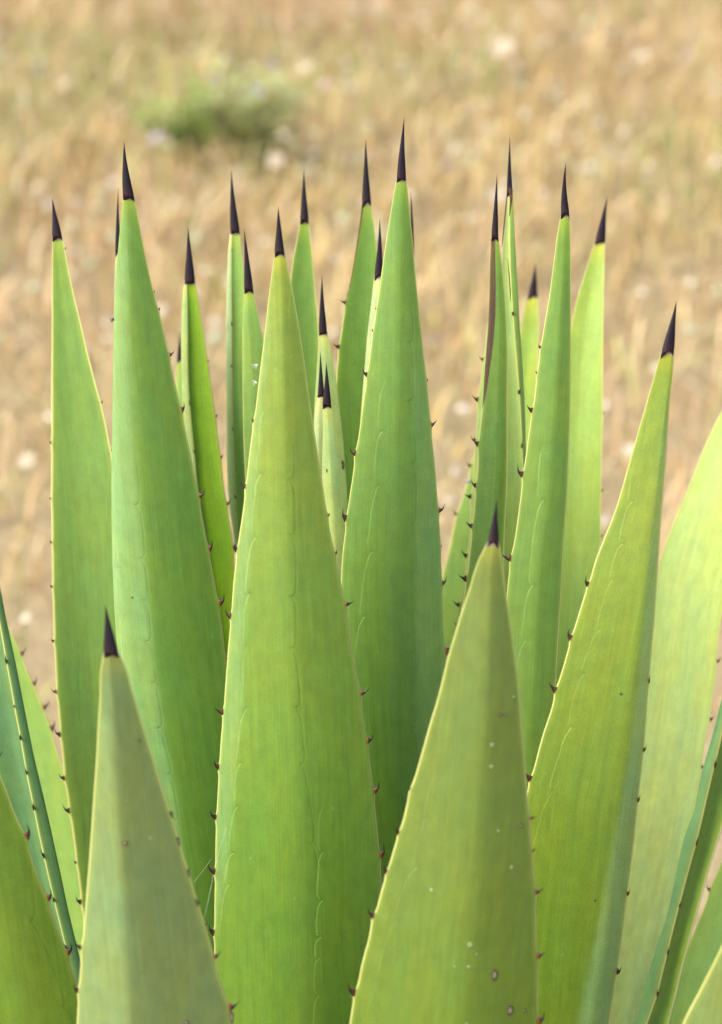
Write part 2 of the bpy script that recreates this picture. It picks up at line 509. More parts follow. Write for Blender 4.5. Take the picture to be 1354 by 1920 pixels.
def build_weed(px, py, width, height, label, cols, count):
    X, Y, Z = ground_hit(px, py, height * .5)
    r = link(bpy.data.objects.new('leafy_weed', None)); r.location = (X, Y, Z)
    tag(r, label, 'weed', 'green weeds in the dry meadow')
    V = []; F = []; P = []
    SVt = []; SF = []
    for k in range(26):                       # stems
        a = random.random() * 6.283; rr = width * .5 * math.sqrt(random.random())
        tx, ty = rr * math.cos(a), rr * math.sin(a); hh = height * (.55 + .45 * random.random()) * (1 - .5 * (rr / width) ** 2)
        b0 = len(SVt)
        for i in range(4):
            t = i / 3
            for j in range(4):
                q = j * math.pi / 2; rad = .003 * (1 - .6 * t)
                SVt.append((tx * t + rad * math.cos(q), ty * t + rad * math.sin(q), hh * t * (1.15 - .15 * t)))
        SF += [tuple(int(v) + b0 for v in q) for q in grid_faces(4, 4, True)]
        for m_ in range(count // 26):         # leaves on it
            t = .25 + .75 * random.random()
            c = Vector((tx * t, ty * t, hh * t * (1.15 - .15 * t))) + Vector((random.gauss(0, .02), random.gauss(0, .02), random.gauss(0, .012)))
            az = random.random() * 6.283; el = random.uniform(-.2, .8)
            d = Vector((math.cos(az) * math.cos(el), math.sin(az) * math.cos(el), math.sin(el)))
            sd_ = d.cross(Vector((0, 0, 1))).normalized(); L = random.uniform(.03, .055); W = L * .28
            b = len(V)
            V += [c, c + d * L * .5 + sd_ * W, c + d * L - Vector((0, 0, .006)), c + d * L * .5 - sd_ * W]
            F.append((b, b + 1, b + 2, b + 3))
            cc = random.choice(cols); f_ = random.uniform(.8, 1.25)
            P += [[x * f_ for x in cc]] * 4
    mat = newmat('weed_leaf'); n = N(mat)
    n.put(n.p.inputs['Base Color'], n.at('pigment').outputs['Vector']); n.p.inputs['Roughness'].default_value = .6
    me = bpy.data.meshes.new('foliage'); me.from_pydata(V, [], F); me.materials.append(mat); attr(me, 'pigment', P)
    link(bpy.data.objects.new('foliage', me), r)
    ms = bpy.data.meshes.new('stems'); ms.from_pydata(SVt, [], SF); ms.materials.append(flat_mat('weed_stem', (.22, .24, .09)))
    link(bpy.data.objects.new('stems', ms), r)


# ------------------------------------------------------------------ the agave
BASE = point_at(np.array(655.), np.array(1920.), np.array(2.05))
BASE = np.array([BASE[0], BASE[1] + .02, float(terrain(BASE[0], BASE[1]))])
plant = link(bpy.data.objects.new('agave_plant', None))
plant.location = BASE; plant.empty_display_size = .3
tag(plant, 'large green agave with upright dark-tipped leaves filling the foreground', 'agave')
MM = 1000.0


def tooth_mesh(style):
    """local axes: x outward from the margin, z up along the margin, y across; unit = 1 px of the photograph at the plant (0.43 mm)"""
    if style == 'hook':
        path = [(-2.5, 0, 9, 2.4), (1.0, .5, 6.4, 2.3), (4.0, 1.5, 4.2, 2.0), (7.0, 3.5, 2.9, 1.5), (9.2, 7.0, 1.8, 1.1), (10.6, 11, 1.15, .75), (11.6, 15.5, .6, .45), (12.2, 19, .08, .08)]
    elif style == 'claw':
        path = [(-2.5, 0, 9.5, 2.5), (1.5, -.5, 6.8, 2.3), (5.0, .5, 4.5, 2.0), (8.5, 3.0, 3.0, 1.5), (12.5, 4.5, 1.9, 1.1), (16.0, 7.0, 1.2, .75), (18.5, 10.5, .6, .45), (19.6, 13.5, .08, .08)]
    else:
        path = [(-2.5, 0, 8, 2.0), (.5, .5, 6.2, 1.9), (2.5, 1.5, 4.2, 1.6), (4.2, 3.5, 2.6, 1.2), (5.4, 6.5, 1.6, .9), (6.0, 9.5, .9, .6), (6.3, 12, .08, .08)]
    V = []; A = []
    for i, (x, z, ha, th) in enumerate(path):
        if i == 0: tx, tz = 1, .1
        else:
            tx, tz = path[i][0] - path[i-1][0], path[i][1] - path[i-1][1]
            l = math.hypot(tx, tz); tx /= l; tz /= l
        nx, nz_ = -tz, tx
        for j in range(8):
            a = j * math.pi / 4
            V.append((x + nx * ha * math.cos(a), th * math.sin(a), z + nz_ * ha * math.cos(a))); A.append((i / 7, 0, 0))
    u = FH * 1.95 / 1920 * .84
    V = [(a * u, b * u, c * u) for a, b, c in V]
    f = [tuple(int(v) for v in q) for q in grid_faces(8, 8, True)] + [tuple(range(7, -1, -1))]
    me = bpy.data.meshes.new('tooth_' + style); me.from_pydata(V, [], f); me.materials.append(TOOTH)
    for p in me.polygons: p.use_smooth = True
    attr(me, 'leafco', A)
    return me


TM = {k: tooth_mesh(k) for k in ('hook', 'claw', 'stub')}


def catmull(P, nn):
    P = np.asarray(P, float); k = len(P)
    d = np.concatenate([[0], np.cumsum(np.linalg.norm(np.diff(P, axis=0), axis=1))])
    u = np.linspace(0, d[-1], nn)
    return np.stack([pchip(d, P[:, 0], u), pchip(d, P[:, 1], u)], -1)


PIG = {
    'yellow': (.240, .320, .036), 'green': (.160, .285, .036), 'grey': (.160, .220, .062), 'teal': (.125, .255, .082),
    'bright': (.370, .490, .075), 'lime': (.175, .320, .004), 'pale': (.380, .490, .155), 'white': (.480, .580, .260), 'deep': (.118, .245, .022),
    'soft': (.250, .400, .070), 'olive': (.135, .228, .012), 'straw': (.165, .220, .040), 'glow': (.520, .640, .190), 'mid': (.140, .265, .020),
}
NLEAF = 0
LV = []


def leaf(tip, sb, L, R, kind='front', M=None, d=(1.95, 2.0), tw=0.0, B=.2, k=.5, p=1.7, pig='green', pig2=None, back='teal',
         tl=(), tr=(), tm=(), imp=(), mw=1.3, fleck=.15, dryL=None, bloom=(), label=None, spine_bend=0.0, dead=(), nf=34, nb=14):
    """tip = spine point, sb = (left, right, y) of the spine base, L/R/M = {y: x} outlines in photo pixels, d = distance at spine tip and at y 1920"""
    global NLEAF
    NLEAF += 1
    y0 = sb[2]
    Ls = sorted(L.items()); Rs = sorted(R.items())
    Ls = [(y0, sb[0])] + [q for q in Ls if q[0] > y0 + 3]; Rs = [(y0, sb[1])] + [q for q in Rs if q[0] > y0 + 3]
    ys = np.arange(y0, 1960, 5.0)
    xl = pchip(*zip(*Ls), np.minimum(ys, 1920)); xr = pchip(*zip(*Rs), np.minimum(ys, 1920))
    xl, xr = smooth1(xl), smooth1(xr)
    # the margin swells a little under each tooth
    def norm_t(ts): return [(t, 1.0, None) if not isinstance(t, tuple) else (t[0], t[1], t[2] if len(t) > 2 else None) for t in ts]
    tl, tr, tm = norm_t(tl), norm_t(tr), norm_t(tm)
    bl = np.zeros(len(ys)); br = np.zeros(len(ys))
    if kind != 'roundL':
        for (ty, s, st) in tl:
            if not (st and st.startswith('edge')): bl = bl - 2.6 * s * np.exp(-((ys - ty - 3) / 11) ** 2)
    for (ty, s, st) in tr:
        if not (st and st.startswith('edge')): br = br + 2.6 * s * np.exp(-((ys - ty - 3) / 11) ** 2)
    dt = lambda yy: d[0] + (d[1] - d[0]) * (yy - tip[1]) / (1920 - tip[1])
    dd = dt(ys)
    PL = point_at(xl, ys, dd - tw * .5 * np.clip((ys - y0) / 400, 0, 1)); PR = point_at(xr, ys, dd + tw * .5 * np.clip((ys - y0) / 400, 0, 1))
    mfrac = None
    if M: mfrac = np.clip((pchip(*zip(*sorted(M.items())), np.minimum(ys, 1920)) - xl) / (xr - xl), .04, .96)
    C = (PL + PR) / 2; Wv = PR - PL; W = np.linalg.norm(Wv, axis=1); side = Wv / W[:, None]
    # below the frame: down to the stem
    c0 = C[-1]; tan = (C[-1] - C[-14]); tan /= np.linalg.norm(tan)
    bp = BASE + np.array([(c0[0] - BASE[0]) * .22, (c0[1] - BASE[1]) * .35 , .06])
    L0 = np.linalg.norm(bp - c0); nx = 12
    t = (np.arange(1, nx + 1) / nx)[:, None]
    h1 = tan * L0; h2 = np.array([0, 0, -1.0]) * L0 * .6
    Cx = (2*t**3-3*t**2+1) * c0 + (t**3-2*t**2+t) * h1 + (-2*t**3+3*t**2) * bp + (t**3-t**2) * h2
    t1 = t[:, 0]
    Wx = W[-1] * (1 - .35 * t1 + .12 * t1 ** 3)
    C = np.concatenate([C, Cx]); W = np.concatenate([W, Wx]); side = np.concatenate([side, np.repeat(side[-1:], nx, 0)])
    if mfrac is not None: mfrac = np.concatenate([mfrac, np.full(nx, mfrac[-1])])
    n = len(C)
    if B > .1 and not kind.startswith('fold'): B = B * .84
    T = np.gradient(C, axis=0); T /= np.linalg.norm(T, axis=1)[:, None]            # downwards
    nor = np.cross(side, -T); nor /= np.linalg.norm(nor, axis=1)[:, None]         # towards the viewer
    if nor[0] @ (CAM - C[0]) < 0: nor = -nor
    arc = np.concatenate([[0], np.cumsum(np.linalg.norm(np.diff(C, axis=0), axis=1))]) * MM
    Sc = np.zeros((n, nf + nb)); Hc = np.zeros((n, nf + nb))
    face = np.concatenate([np.zeros(nf), np.ones(nb)])
    amp = np.clip(.55 + .45 * arc / 60, .55, 1)     # rounder towards the spine
    if kind in ('front', 'roundL', 'roundR'):
        u = np.linspace(0, 1, nf)
        # denser sampling near the margins
        u = .5 - .5 * np.cos(math.pi * u)
        u = .55 * u + .45 * np.linspace(0, 1, nf)
        for i in range(n):
            kk = k if not callable(k) else k(min(ys[min(i, len(ys) - 1)], 1920), xl[min(i, len(ys) - 1)], xr[min(i, len(ys) - 1)])
            s = u.copy(); sp = np.where(s < kk, s / (2 * kk), .5 + (s - kk) / (2 * (1 - kk)))
            aq = np.abs(2 * sp - 1); h = B * ((1 - aq ** p) * .62 + (1 - np.sqrt(aq * aq + .006)) * .38)
            if kind == 'roundL':
                th = -.22 + (math.pi / 2 + .22) * np.clip(sp / .5, 0, 1)
                a = sp < .5
                s = np.where(a, kk * (1 - np.cos(th)), s); h = np.where(a, B * np.sin(th), h)
            if kind == 'roundR':
                th = -.22 + (math.pi / 2 + .22) * np.clip((1 - sp) / .5, 0, 1)
                a = sp > .5
                s = np.where(a, 1 - (1 - kk) * (1 - np.cos(th)), s); h = np.where(a, B * np.sin(th), h)
            sb_ = np.linspace(0, 1, nb + 2)[1:-1][::-1]
            s0, s1 = s[0], s[-1]; h0, h1_ = h[0], h[-1]
            sbk = s0 + (s1 - s0) * sb_
            hb = h0 + (h1_ - h0) * sb_ + (.30 * B if B > 0 else 1.1 * B) * (1 - np.abs(2 * sb_ - 1) ** 2) - .085 * (1 - np.abs(2 * sb_ - 1) ** 5)
            Sc[i] = np.concatenate([s, sbk]); Hc[i] = np.concatenate([h, hb])
    else:
        n1 = nf - 12; n2 = nb + 12
        face = np.concatenate([np.zeros(n1), np.ones(n2)])
        for i in range(n):
            m = mfrac[i] if kind == 'foldL' else 1 - mfrac[i]
            hm = B
            p1 = catmull([(m, hm), (m * .45, hm * .72), (0.0, 0.0), (.10, -.14), (.5, -.20), (1, -.02)], n1 + 1)[:-1]
            p2 = catmull([(1, -.02), (.5 + .5 * m, -.085), (m + .22 * (1 - m), -.07), (m + .05 * (1 - m), .0), (m, hm)], n2 + 1)[:-1]
            q = np.concatenate([p1, p2]); s = q[:, 0]
            if kind == 'foldR': s = 1 - s
            Sc[i] = s; Hc[i] = q[:, 1]
    # cap at the spine: flatten section to an oval
    P = C[:, None, :] + (Sc - .5)[:, :, None] * (side * W[:, None])[:, None, :] + (Hc * (W * amp)[:, None])[:, :, None] * nor[:, None, :]
    nc = P.shape[1]
    wpx_ = (xr - xl)[:, None]; SS = Sc[:len(ys)]
    dx_ = bl[:, None] * np.exp(-np.clip(SS, 0, 1) * wpx_ / 7) + br[:, None] * np.exp(-np.clip(1 - SS, 0, 1) * wpx_ / 7)
    P[:len(ys)] += (dx_ * FH * 1.95 / 1920)[:, :, None] * side[:len(ys)][:, None, :]
    # margins
    if kind.startswith('fold'):
        m1, m2 = 0, n1
    else:
        m1, m2 = 0, nf - 1
    seg = np.linalg.norm(P - np.roll(P, 1, axis=1), axis=2)
    cum = np.cumsum(seg, axis=1) - seg[:, :1]
    tot = cum[:, -1:] + seg[:, :1]
    dm1 = np.minimum(np.abs(cum - cum[:, m1:m1+1]), tot - np.abs(cum - cum[:, m1:m1+1]))
    dm2 = np.minimum(np.abs(cum - cum[:, m2:m2+1]), tot - np.abs(cum - cum[:, m2:m2+1]))
    dm = np.minimum(dm1, dm2) * MM
    V = P.reshape(-1, 3)
    f = grid_faces(n, nc, True)
    cap = list(range(nc - 1, -1, -1)); cap2 = [(n - 1) * nc + j for j in range(nc)]
    ff = np.concatenate([f.ravel(), cap, cap2]); lt = np.concatenate([np.full(len(f), 4), [nc, nc]])
    me = mesh_np('leaf', V - BASE, ff, lt, LEAF)
    # pigment
    A = np.array(PIG[pig]); Bc = np.array(PIG[pig2 or pig]); K = np.array(PIG[back])
    tt = np.clip(arc / 450, 0, 1)[:, None, None]
    fr = A * (1 - tt) + Bc * tt
    if kind.startswith('fold'):
        col = np.where(face[None, :, None] < .5, np.broadcast_to(K, (n, nc, 3)), np.broadcast_to(fr, (n, nc, 3)))
    else:
        col = np.broadcast_to(fr, (n, nc, 3)).copy()
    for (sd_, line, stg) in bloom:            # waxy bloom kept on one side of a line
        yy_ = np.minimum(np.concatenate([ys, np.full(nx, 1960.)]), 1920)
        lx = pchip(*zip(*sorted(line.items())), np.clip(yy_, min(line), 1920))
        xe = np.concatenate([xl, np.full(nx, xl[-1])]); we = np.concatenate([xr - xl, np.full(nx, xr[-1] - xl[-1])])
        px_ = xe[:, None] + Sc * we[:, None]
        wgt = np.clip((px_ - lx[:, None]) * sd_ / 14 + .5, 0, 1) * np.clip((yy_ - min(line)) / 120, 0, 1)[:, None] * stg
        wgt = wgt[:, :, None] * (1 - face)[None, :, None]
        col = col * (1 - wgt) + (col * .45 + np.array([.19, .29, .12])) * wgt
    attr(me, 'pigment', col.reshape(-1, 3))
    lcx = (Sc - .5) * W[:, None] * MM + face[None, :] * 137.0
    attr(me, 'leafco', np.stack([lcx, np.repeat(arc[:, None], nc, 1), dm], -1).reshape(-1, 3))
    dry = np.zeros((n, nc))
    yfull = np.concatenate([ys, 1960 + 5 * np.arange(nx)])
    if dryL:
        wpx = pchip(*zip(*dryL), np.clip(yfull, dryL[0][0], dryL[-1][0])) * (FH * 1.97 / 1920 * MM)
        wpx = wpx * ((yfull >= dryL[0][0] - 6) & (yfull <= dryL[-1][0]))
        dry = np.clip((wpx[:, None] - dm1 * MM) / .5 + .5, 0, 1) * (wpx[:, None] > .05)
    mwid = mw * np.clip(.55 + arc / 200, .5, 1.25)
    attr(me, 'mask', np.stack([dry, np.repeat(mwid[:, None], nc, 1), np.full((n, nc), fleck)], -1).reshape(-1, 3))
    # imprints
    pxX = (xl[:, None] + Sc[:len(ys)] * (xr - xl)[:, None])
    for q, nm in enumerate(('imprint_a', 'imprint_b', 'imprint_c')):
        D = np.full((n, nc), 999.0); Ph = np.zeros((n, nc)); Wt = np.zeros((n, nc))
        if q < len(imp):
            sgn, stg, J = imp[q]
            jy = [j[1] for j in J]; jx = [j[0] for j in J]
            bx = np.interp(ys, jy, jx)
            D[:len(ys)] = sgn * (pxX - bx[:, None])
            Ph[:] = np.interp(yfull, jy, np.arange(len(jy)))[:, None]
            ok = np.clip((yfull - jy[0]) / 20, 0, 1) * np.clip((jy[-1] - yfull) / 20, 0, 1)
            if jy[-1] >= 1915: ok = np.clip((yfull - jy[0]) / 20, 0, 1)
            Wt = stg * ok[:, None] * (1 - face)[None, :]
        attr(me, nm, np.stack([D, Ph, Wt], -1).reshape(-1, 3))
    lo = link(bpy.data.objects.new('leaf', me), plant)
    if label: lo['label'] = label
    # ---- spine
    nr, ncs = 26, 14
    ty = np.linspace(0, 1, nr); ye = tip[1] + (y0 + 3 - tip[1]) * ty
    wb = sb[1] - sb[0]
    wprof = (wb - .2) * np.where(ty < .5, .08 * (ty < -1) + 1.04 * ty - .02 * ty, .51 + .49 * (1 - (1 - (ty - .5) / .5) ** 1.25)) + .3
    wprof = np.maximum(wprof, .5)
    cx0 = (sb[0] + sb[1]) / 2
    if spine_bend == 0: spine_bend = .9 * math.sin(NLEAF * 2.3)
    cxs = tip[0] + (cx0 - tip[0]) * ty ** 1.15 + spine_bend * np.sin(math.pi * ty)
    sc_ = point_at(cxs, ye, np.full(nr, dt(ye[-1]))) + (side[0] * 0)
    shift = (C[0] + nor[0] * (Hc[0].max() + Hc[0].min()) * .5 * W[0] * amp[0]) - point_at(np.array(cx0), np.array(float(y0)), np.array(dt(y0)))
    sc_ = sc_ + shift
    wr = wprof * FH * dt(y0) / 1920 / 2
    ang = np.arange(ncs) / ncs * 2 * math.pi
    dpth = max(.5, min(.8, (Hc[0].max() - Hc[0].min()) * amp[0] * 1.25))
    groove = 1 - .10 * np.exp(-((np.mod(ang - math.pi / 2 + math.pi, 2 * math.pi) - math.pi) / .35) ** 2)
    SP = sc_[:, None, :] + (wr[:, None] * np.cos(ang)[None, :])[:, :, None] * side[0] + (wr[:, None] * dpth * (np.sin(ang) * groove)[None, :])[:, :, None] * nor[0]
    # ragged lower rim
    rag = .0012 * np.sin(ang * 2 + NLEAF) + .0009 * np.sin(ang * 5 + 2 * NLEAF) + .0034 * np.abs(np.cos(ang)) ** 8
    SP[-1] += (T[0] * rag[:, None]); SP[-2] += (T[0] * rag[:, None] * .6)
    SV = SP.reshape(-1, 3); sf = grid_faces(nr, ncs, True)
    sff = np.concatenate([sf.ravel(), list(range(ncs - 1, -1, -1)), [(nr - 1) * ncs + j for j in range(ncs)]])
    sm = mesh_np('terminal_spine', SV - BASE, sff, np.concatenate([np.full(len(sf), 4), [ncs, ncs]]), SPINE)
    sarc = np.repeat((np.linalg.norm(sc_ - sc_[-1], axis=1) * MM)[:, None], ncs, 1)
    attr(sm, 'leafco', np.stack([np.repeat((ang * 3)[None, :], nr, 0) + NLEAF, sarc, sarc], -1).reshape(-1, 3))
    link(bpy.data.objects.new('terminal_spine', sm), lo)
    # ---- marginal teeth
    def put(ty_, s, st, mi, outv):
        i = int(np.clip(round((ty_ - y0) / 5), 1, len(ys) - 2))
        fr_ = (ty_ - ys[i]) / 5
        pos = P[i, mi] + (P[i + 1, mi] - P[i, mi]) * fr_
        up_ = -(P[i + 3 if i + 3 < n else n - 1, mi] - P[max(i - 3, 0), mi]); up_ /= np.linalg.norm(up_)
        o_ = outv(i); o_ = o_ - up_ * (o_ @ up_); o_ /= np.linalg.norm(o_)
        if st and st.startswith('edge'): o_ = nor[i] + .35 * o_ ; o_ = o_ - up_ * (o_ @ up_); o_ /= np.linalg.norm(o_); st = 'hook'
        yv = np.cross(up_, o_)
        Mx = Matrix([[o_[0], yv[0], up_[0]], [o_[1], yv[1], up_[1]], [o_[2], yv[2], up_[2]]]).to_4x4()
        Mx = Matrix.Translation(Vector(pos - BASE)) @ Mx @ Matrix.Rotation(random.uniform(-.22, .22), 4, 'Y') @ Matrix.Rotation(random.uniform(-.3, .3), 4, 'Z') @ Matrix.Diagonal((s * random.uniform(.88, 1.1), s, s * random.uniform(.85, 1.12), 1))
        st = st or ('stub' if s < .62 else random.choice(('hook', 'hook', 'claw')))
        to = link(bpy.data.objects.new('tooth', TM[st]), lo)
        to.matrix_local = Mx
    if kind.startswith('fold'):
        sg = -1 if kind == 'foldL' else 1
        for (a, s, st) in tm: put(a, s, st or 'hook', m1, lambda i: nor[i] + sg * .25 * side[i])
        for (a, s, st) in (tr if kind == 'foldL' else tl): put(a, s, st, m2, lambda i: -sg * side[i] + .1 * nor[i])
    else:
        for (a, s, st) in tl: put(a, s, st, m1, lambda i: -side[i] + .15 * nor[i])
        for (a, s, st) in tr: put(a, s, st, m2, lambda i: side[i] + .15 * nor[i])
    LV.append((lo, P[:, :(nf if not kind.startswith('fold') else n1)], nor)); return lo


D_ = dict
# far side of the rosette first
leaf((98, 372), (98, 117, 443), {520: 97, 600: 97, 700: 96, 830: 96, 930: 95.5, 1017: 97, 1100: 98, 1200: 101, 1297: 106, 1377: 113, 1460: 121, 1519: 130, 1617: 143, 1690: 152, 1800: 166, 1920: 182},
     {500: 128, 560: 141, 600: 151, 660: 165, 710: 178, 752: 189, 800: 201, 840: 208, 900: 219, 1000: 236, 1100: 250, 1250: 270, 1500: 300, 1920: 330},
     kind='front', d=(2.06, 2.06), tw=-.01, B=-.07, pig='green', pig2='green', mw=2.2, k=.4,
     tl=[(830, .5), (935, .4), (1017, .5), (1100, .55), (1202, .6), (1297, .7), (1377, .8), (1459, .8), (1520, .9), (1617, .5), (1691, .9)], tr=[(466, .4), (755, .5), (845, .5)],
     imp=[(1, .5, [(138, 1180), (136, 1300), (141, 1402), (146, 1500), (150, 1610)])],
     label='leftmost tall leaf with a yellow toothed left edge')
leaf((222, 354), (216, 227, 470), {600: 213.5, 750: 212.5, 900: 215, 1200: 240, 1920: 300}, {600: 240, 700: 250, 900: 275, 1200: 310, 1920: 380},
     d=(2.08, 2.12), B=.12, pig='white', pig2='pale', mw=.8, label='leaf almost hidden behind the big left leaf, only its pale edge and spine showing')
leaf((336, 622), (331.5, 343, 672), {740: 330, 900: 330, 1920: 380}, {900: 372, 1920: 450}, d=(2.3, 2.28), B=.1, pig='soft', mw=1.0)
leaf((353, 425), (346, 366, 526), {560: 342, 620: 340, 700: 340, 760: 342, 800: 345, 860: 352, 920: 362, 1000: 380, 1250: 410, 1920: 470},
     {560: 372, 600: 378, 640: 385, 675: 389, 700: 393, 780: 404, 860: 414, 940: 424, 1000: 434, 1050: 439, 1100: 441, 1180: 443, 1240: 445, 1920: 560},
     kind='foldL', M={526: 351, 600: 352.5, 680: 353, 740: 355, 765: 357, 800: 360, 850: 365, 900: 369, 930: 373, 1200: 415, 1920: 490}, B=.08,
     d=(2.10, 2.12), pig='lime', pig2='lime', back='pale', mw=.7, tm=[(757, .6), (847, .5)], tr=[(677, .4), (780, .5), (857, .6), (944, .8), (1027, .7)],
     label='narrow folded leaf with a bright green inner face')
leaf((434, 319), (432, 450, 432), {470: 428, 520: 426, 600: 424, 700: 424, 800: 425, 880: 426, 950: 430, 1000: 437, 1100: 448, 1920: 540},
     {480: 455, 530: 459, 600: 463, 700: 470, 900: 492, 1100: 520, 1920: 610},
     kind='foldL', M={432: 435.5, 500: 434, 600: 434.5, 690: 434.5, 800: 436.5, 870: 439, 930: 441.5, 1000: 446, 1100: 458, 1920: 570}, B=.03,
     d=(2.12, 2.15), pig='soft', pig2='soft', back='white', mw=.6, tm=[(470, .3), (608, .5), (687, .5), (805, .5), (932, .6)])
leaf((458, 429), (458, 475, 541), {600: 455.5, 700: 455, 800: 456, 900: 460, 1000: 468, 1920: 560}, {570: 480, 600: 486, 630: 493, 700: 505, 900: 540, 1920: 640},
     kind='front', d=(2.04, 2.08), B=.16, k=.35, pig='soft', pig2='soft', mw=.6, tl=[(940, .3)], label='short pale leaf tucked behind the central leaf')
leaf((570, 318), (563, 579, 412), {440: 558, 480: 550.5, 510: 546, 560: 541, 700: 535, 1920: 560}, {450: 583, 510: 589, 560: 593, 600: 597, 660: 600, 700: 603, 900: 615, 1920: 680},
     d=(2.14, 2.18), B=-.07, pig='green', pig2='deep', mw=1.5)
leaf((686, 261), (679, 696, 378), {420: 674, 480: 665, 520: 658, 570: 647.5, 600: 643, 650: 636, 700: 631, 740: 629, 800: 630, 900: 634, 1920: 660},
     {410: 700, 440: 704, 520: 712, 700: 735, 1920: 790}, d=(2.10, 2.14), B=-.06, pig='green', pig2='deep', mw=1.0,
     dryL=[(378, 4.5), (450, 3.6), (520, 3.0), (566, 1.6), (575, .2)], tl=[(567, .6, 'claw'), (650, .7, 'claw')], label='deep green leaf with a thin brown line down its left edge')
leaf((712, 411), (702, 718, 515), {560: 697, 620: 690, 700: 683, 760: 678, 820: 674, 900: 668, 1920: 690}, {700: 742, 900: 765, 1920: 800},
     d=(2.05, 2.08), B=.15, pig='white', pig2='pale', mw=.5, label='whitish leaf partly hidden behind the tallest leaf')
leaf((604, 516), (598, 613.5, 621), {680: 595, 760: 590, 800: 588, 1000: 588, 1920: 600}, {660: 622, 700: 628, 760: 636, 820: 643, 880: 648, 940: 652, 1000: 656, 1920: 700},
     d=(2.05, 2.10), B=.16, pig='pale', pig2='pale', mw=.5, label='young pale leaf behind the two closed bud leaves')
leaf((601, 660), (596, 608, 738), {760: 592, 800: 589, 870: 590, 1920: 610}, {800: 605.5, 880: 604, 1920: 640}, d=(2.02, 2.07), B=.2, pig='white', pig2='pale', mw=.4,
     label='left one of the two closed bud leaves')
leaf((612, 680), (604.5, 621, 757), {800: 605.5, 880: 604.5, 960: 606, 1920: 620}, {800: 628, 850: 634, 900: 639, 950: 644, 1000: 648, 1920: 720}, d=(2.0, 2.05), B=.2, pig='pale', pig2='pale', mw=.4,
     label='right one of the two closed bud leaves')
leaf((770, 359), (767, 776.5, 468), {560: 762, 1920: 760}, {520: 779, 700: 794, 1920: 838}, d=(2.12, 2.14), B=.15, pig='soft', spine_bend=1.5)
# the two blurred ones far behind on the right
leaf((921, 702), (915, 927, 770), {820: 899, 864: 885.5, 889: 880, 913: 873, 957: 859, 980: 852, 1037: 840, 1073: 830, 1120: 820, 1300: 800, 1920: 780}, {900: 945, 1200: 950, 1920: 960},
     d=(2.30, 2.26), B=.10, pig='soft', pig2='soft', mw=2.0, tl=[(873, .7, 'claw'), (964, .7, 'claw')])
leaf((1004, 494), (990, 1008, 552), {580: 983, 620: 976, 700: 965, 1920: 930}, {580: 1011, 640: 1010.5, 700: 1009, 800: 1006, 1920: 1020}, d=(2.38, 2.34), B=-.08, pig='bright', pig2='bright', mw=2.2,
     label='short blurred yellow-green leaf standing behind the rest')
leaf((1138, 369), (1116, 1135, 450), {480: 1107, 520: 1094, 560: 1082, 600: 1073, 800: 1050, 1200: 1020, 1920: 980}, {500: 1134, 600: 1132, 700: 1131, 780: 1131, 860: 1129, 960: 1127, 1004: 1127, 1100: 1120, 1200: 1112, 1920: 1080},
     d=(2.22, 2.20), tw=-.02, B=-.10, k=.45, pig='bright', pig2='soft', mw=1.4, tr=[(775, .45), (920, .6), (1005, .5)],
     label='bright yellow-green leaf with faint lengthwise stripes')
# right-hand sheaf
leaf((926, 520), (921, 930, 590), {606: 915.5, 646: 910, 700: 903, 757: 896, 817: 892.5, 861: 889, 926: 884, 949: 882, 1004: 880, 1048: 875, 1100: 868, 1200: 850, 1920: 800}, {800: 935, 1920: 900},
     d=(2.09, 2.13), B=.1, pig='pale', mw=.7, tl=[(674, .5, 'claw'), (749, .75, 'claw'), (826, .7), (931, .8, 'claw'), (1042, .7, 'claw'), (1134, .8, 'claw'), (1170, .35)])
leaf((956, 257), (950, 961, 360), {400: 948, 440: 944.5, 470: 942, 560: 940, 800: 930, 1920: 880}, {400: 963, 480: 967.5, 560: 972, 620: 975.5, 700: 981, 780: 985, 860: 987, 950: 989, 1920: 1000},
     kind='foldR', M={360: 955, 400: 955, 520: 957, 588: 961, 655: 966, 735: 972.5, 830: 977.5, 900: 981, 960: 985, 1920: 992}, B=.12, d=(2.05, 2.10), pig='pale', pig2='soft', back='soft', mw=.9,
     tm=[(588, .6), (735, .8), (836, .8)], label='slender folded leaf in the right-hand group with thin dark fibres at its tip')
leaf((932, 326), (921, 934.5, 443), {500: 919, 560: 917.5, 606: 915.5, 650: 912.5, 700: 908.5, 755: 905, 800: 900, 840: 896.5, 880: 895, 926: 891, 993: 885, 1037: 880, 1099: 873, 1200: 855, 1920: 800},
     {490: 941, 540: 946, 600: 950, 650: 952, 760: 952, 900: 951.5, 1015: 946, 1100: 944, 1920: 960}, d=(2.01, 2.05), B=.13, k=.6, pig='green', pig2='green', mw=1.1,
     dryL=[(443, 8), (470, 9), (540, 12), (620, 13), (690, 10), (720, 7.5), (755, 3), (768, .2)], tl=[(832, .8), (910, .75), (986, .8), (1085, .9, 'claw')],
     label='leaf with a long brown dead streak below its spine')
leaf((1061, 305), (1052, 1068, 400), {440: 1045, 500: 1037, 560: 1029, 600: 1022, 650: 1014, 700: 1007, 760: 1000, 800: 993, 860: 985, 887: 981, 926: 976.5, 1004: 966, 1047: 958, 1104: 951, 1200: 945, 1920: 930},
     {450: 1070, 540: 1070.5, 640: 1071, 800: 1069, 860: 1067, 933: 1064, 1021: 1057.5, 1110: 1053, 1199: 1047, 1300: 1042, 1500: 1030, 1920: 1010},
     d=(1.97, 2.01), B=.17, k=.55, pig='green', pig2='green', mw=1.0, tl=[(651, .6), (699, .4), (769, .75), (889, .95), (1047, 1.0)], spine_bend=-2.5,
     imp=[(-1, .9, [(1022, 830), (1017, 937), (998, 1097), (984, 1200), (968, 1330)])])
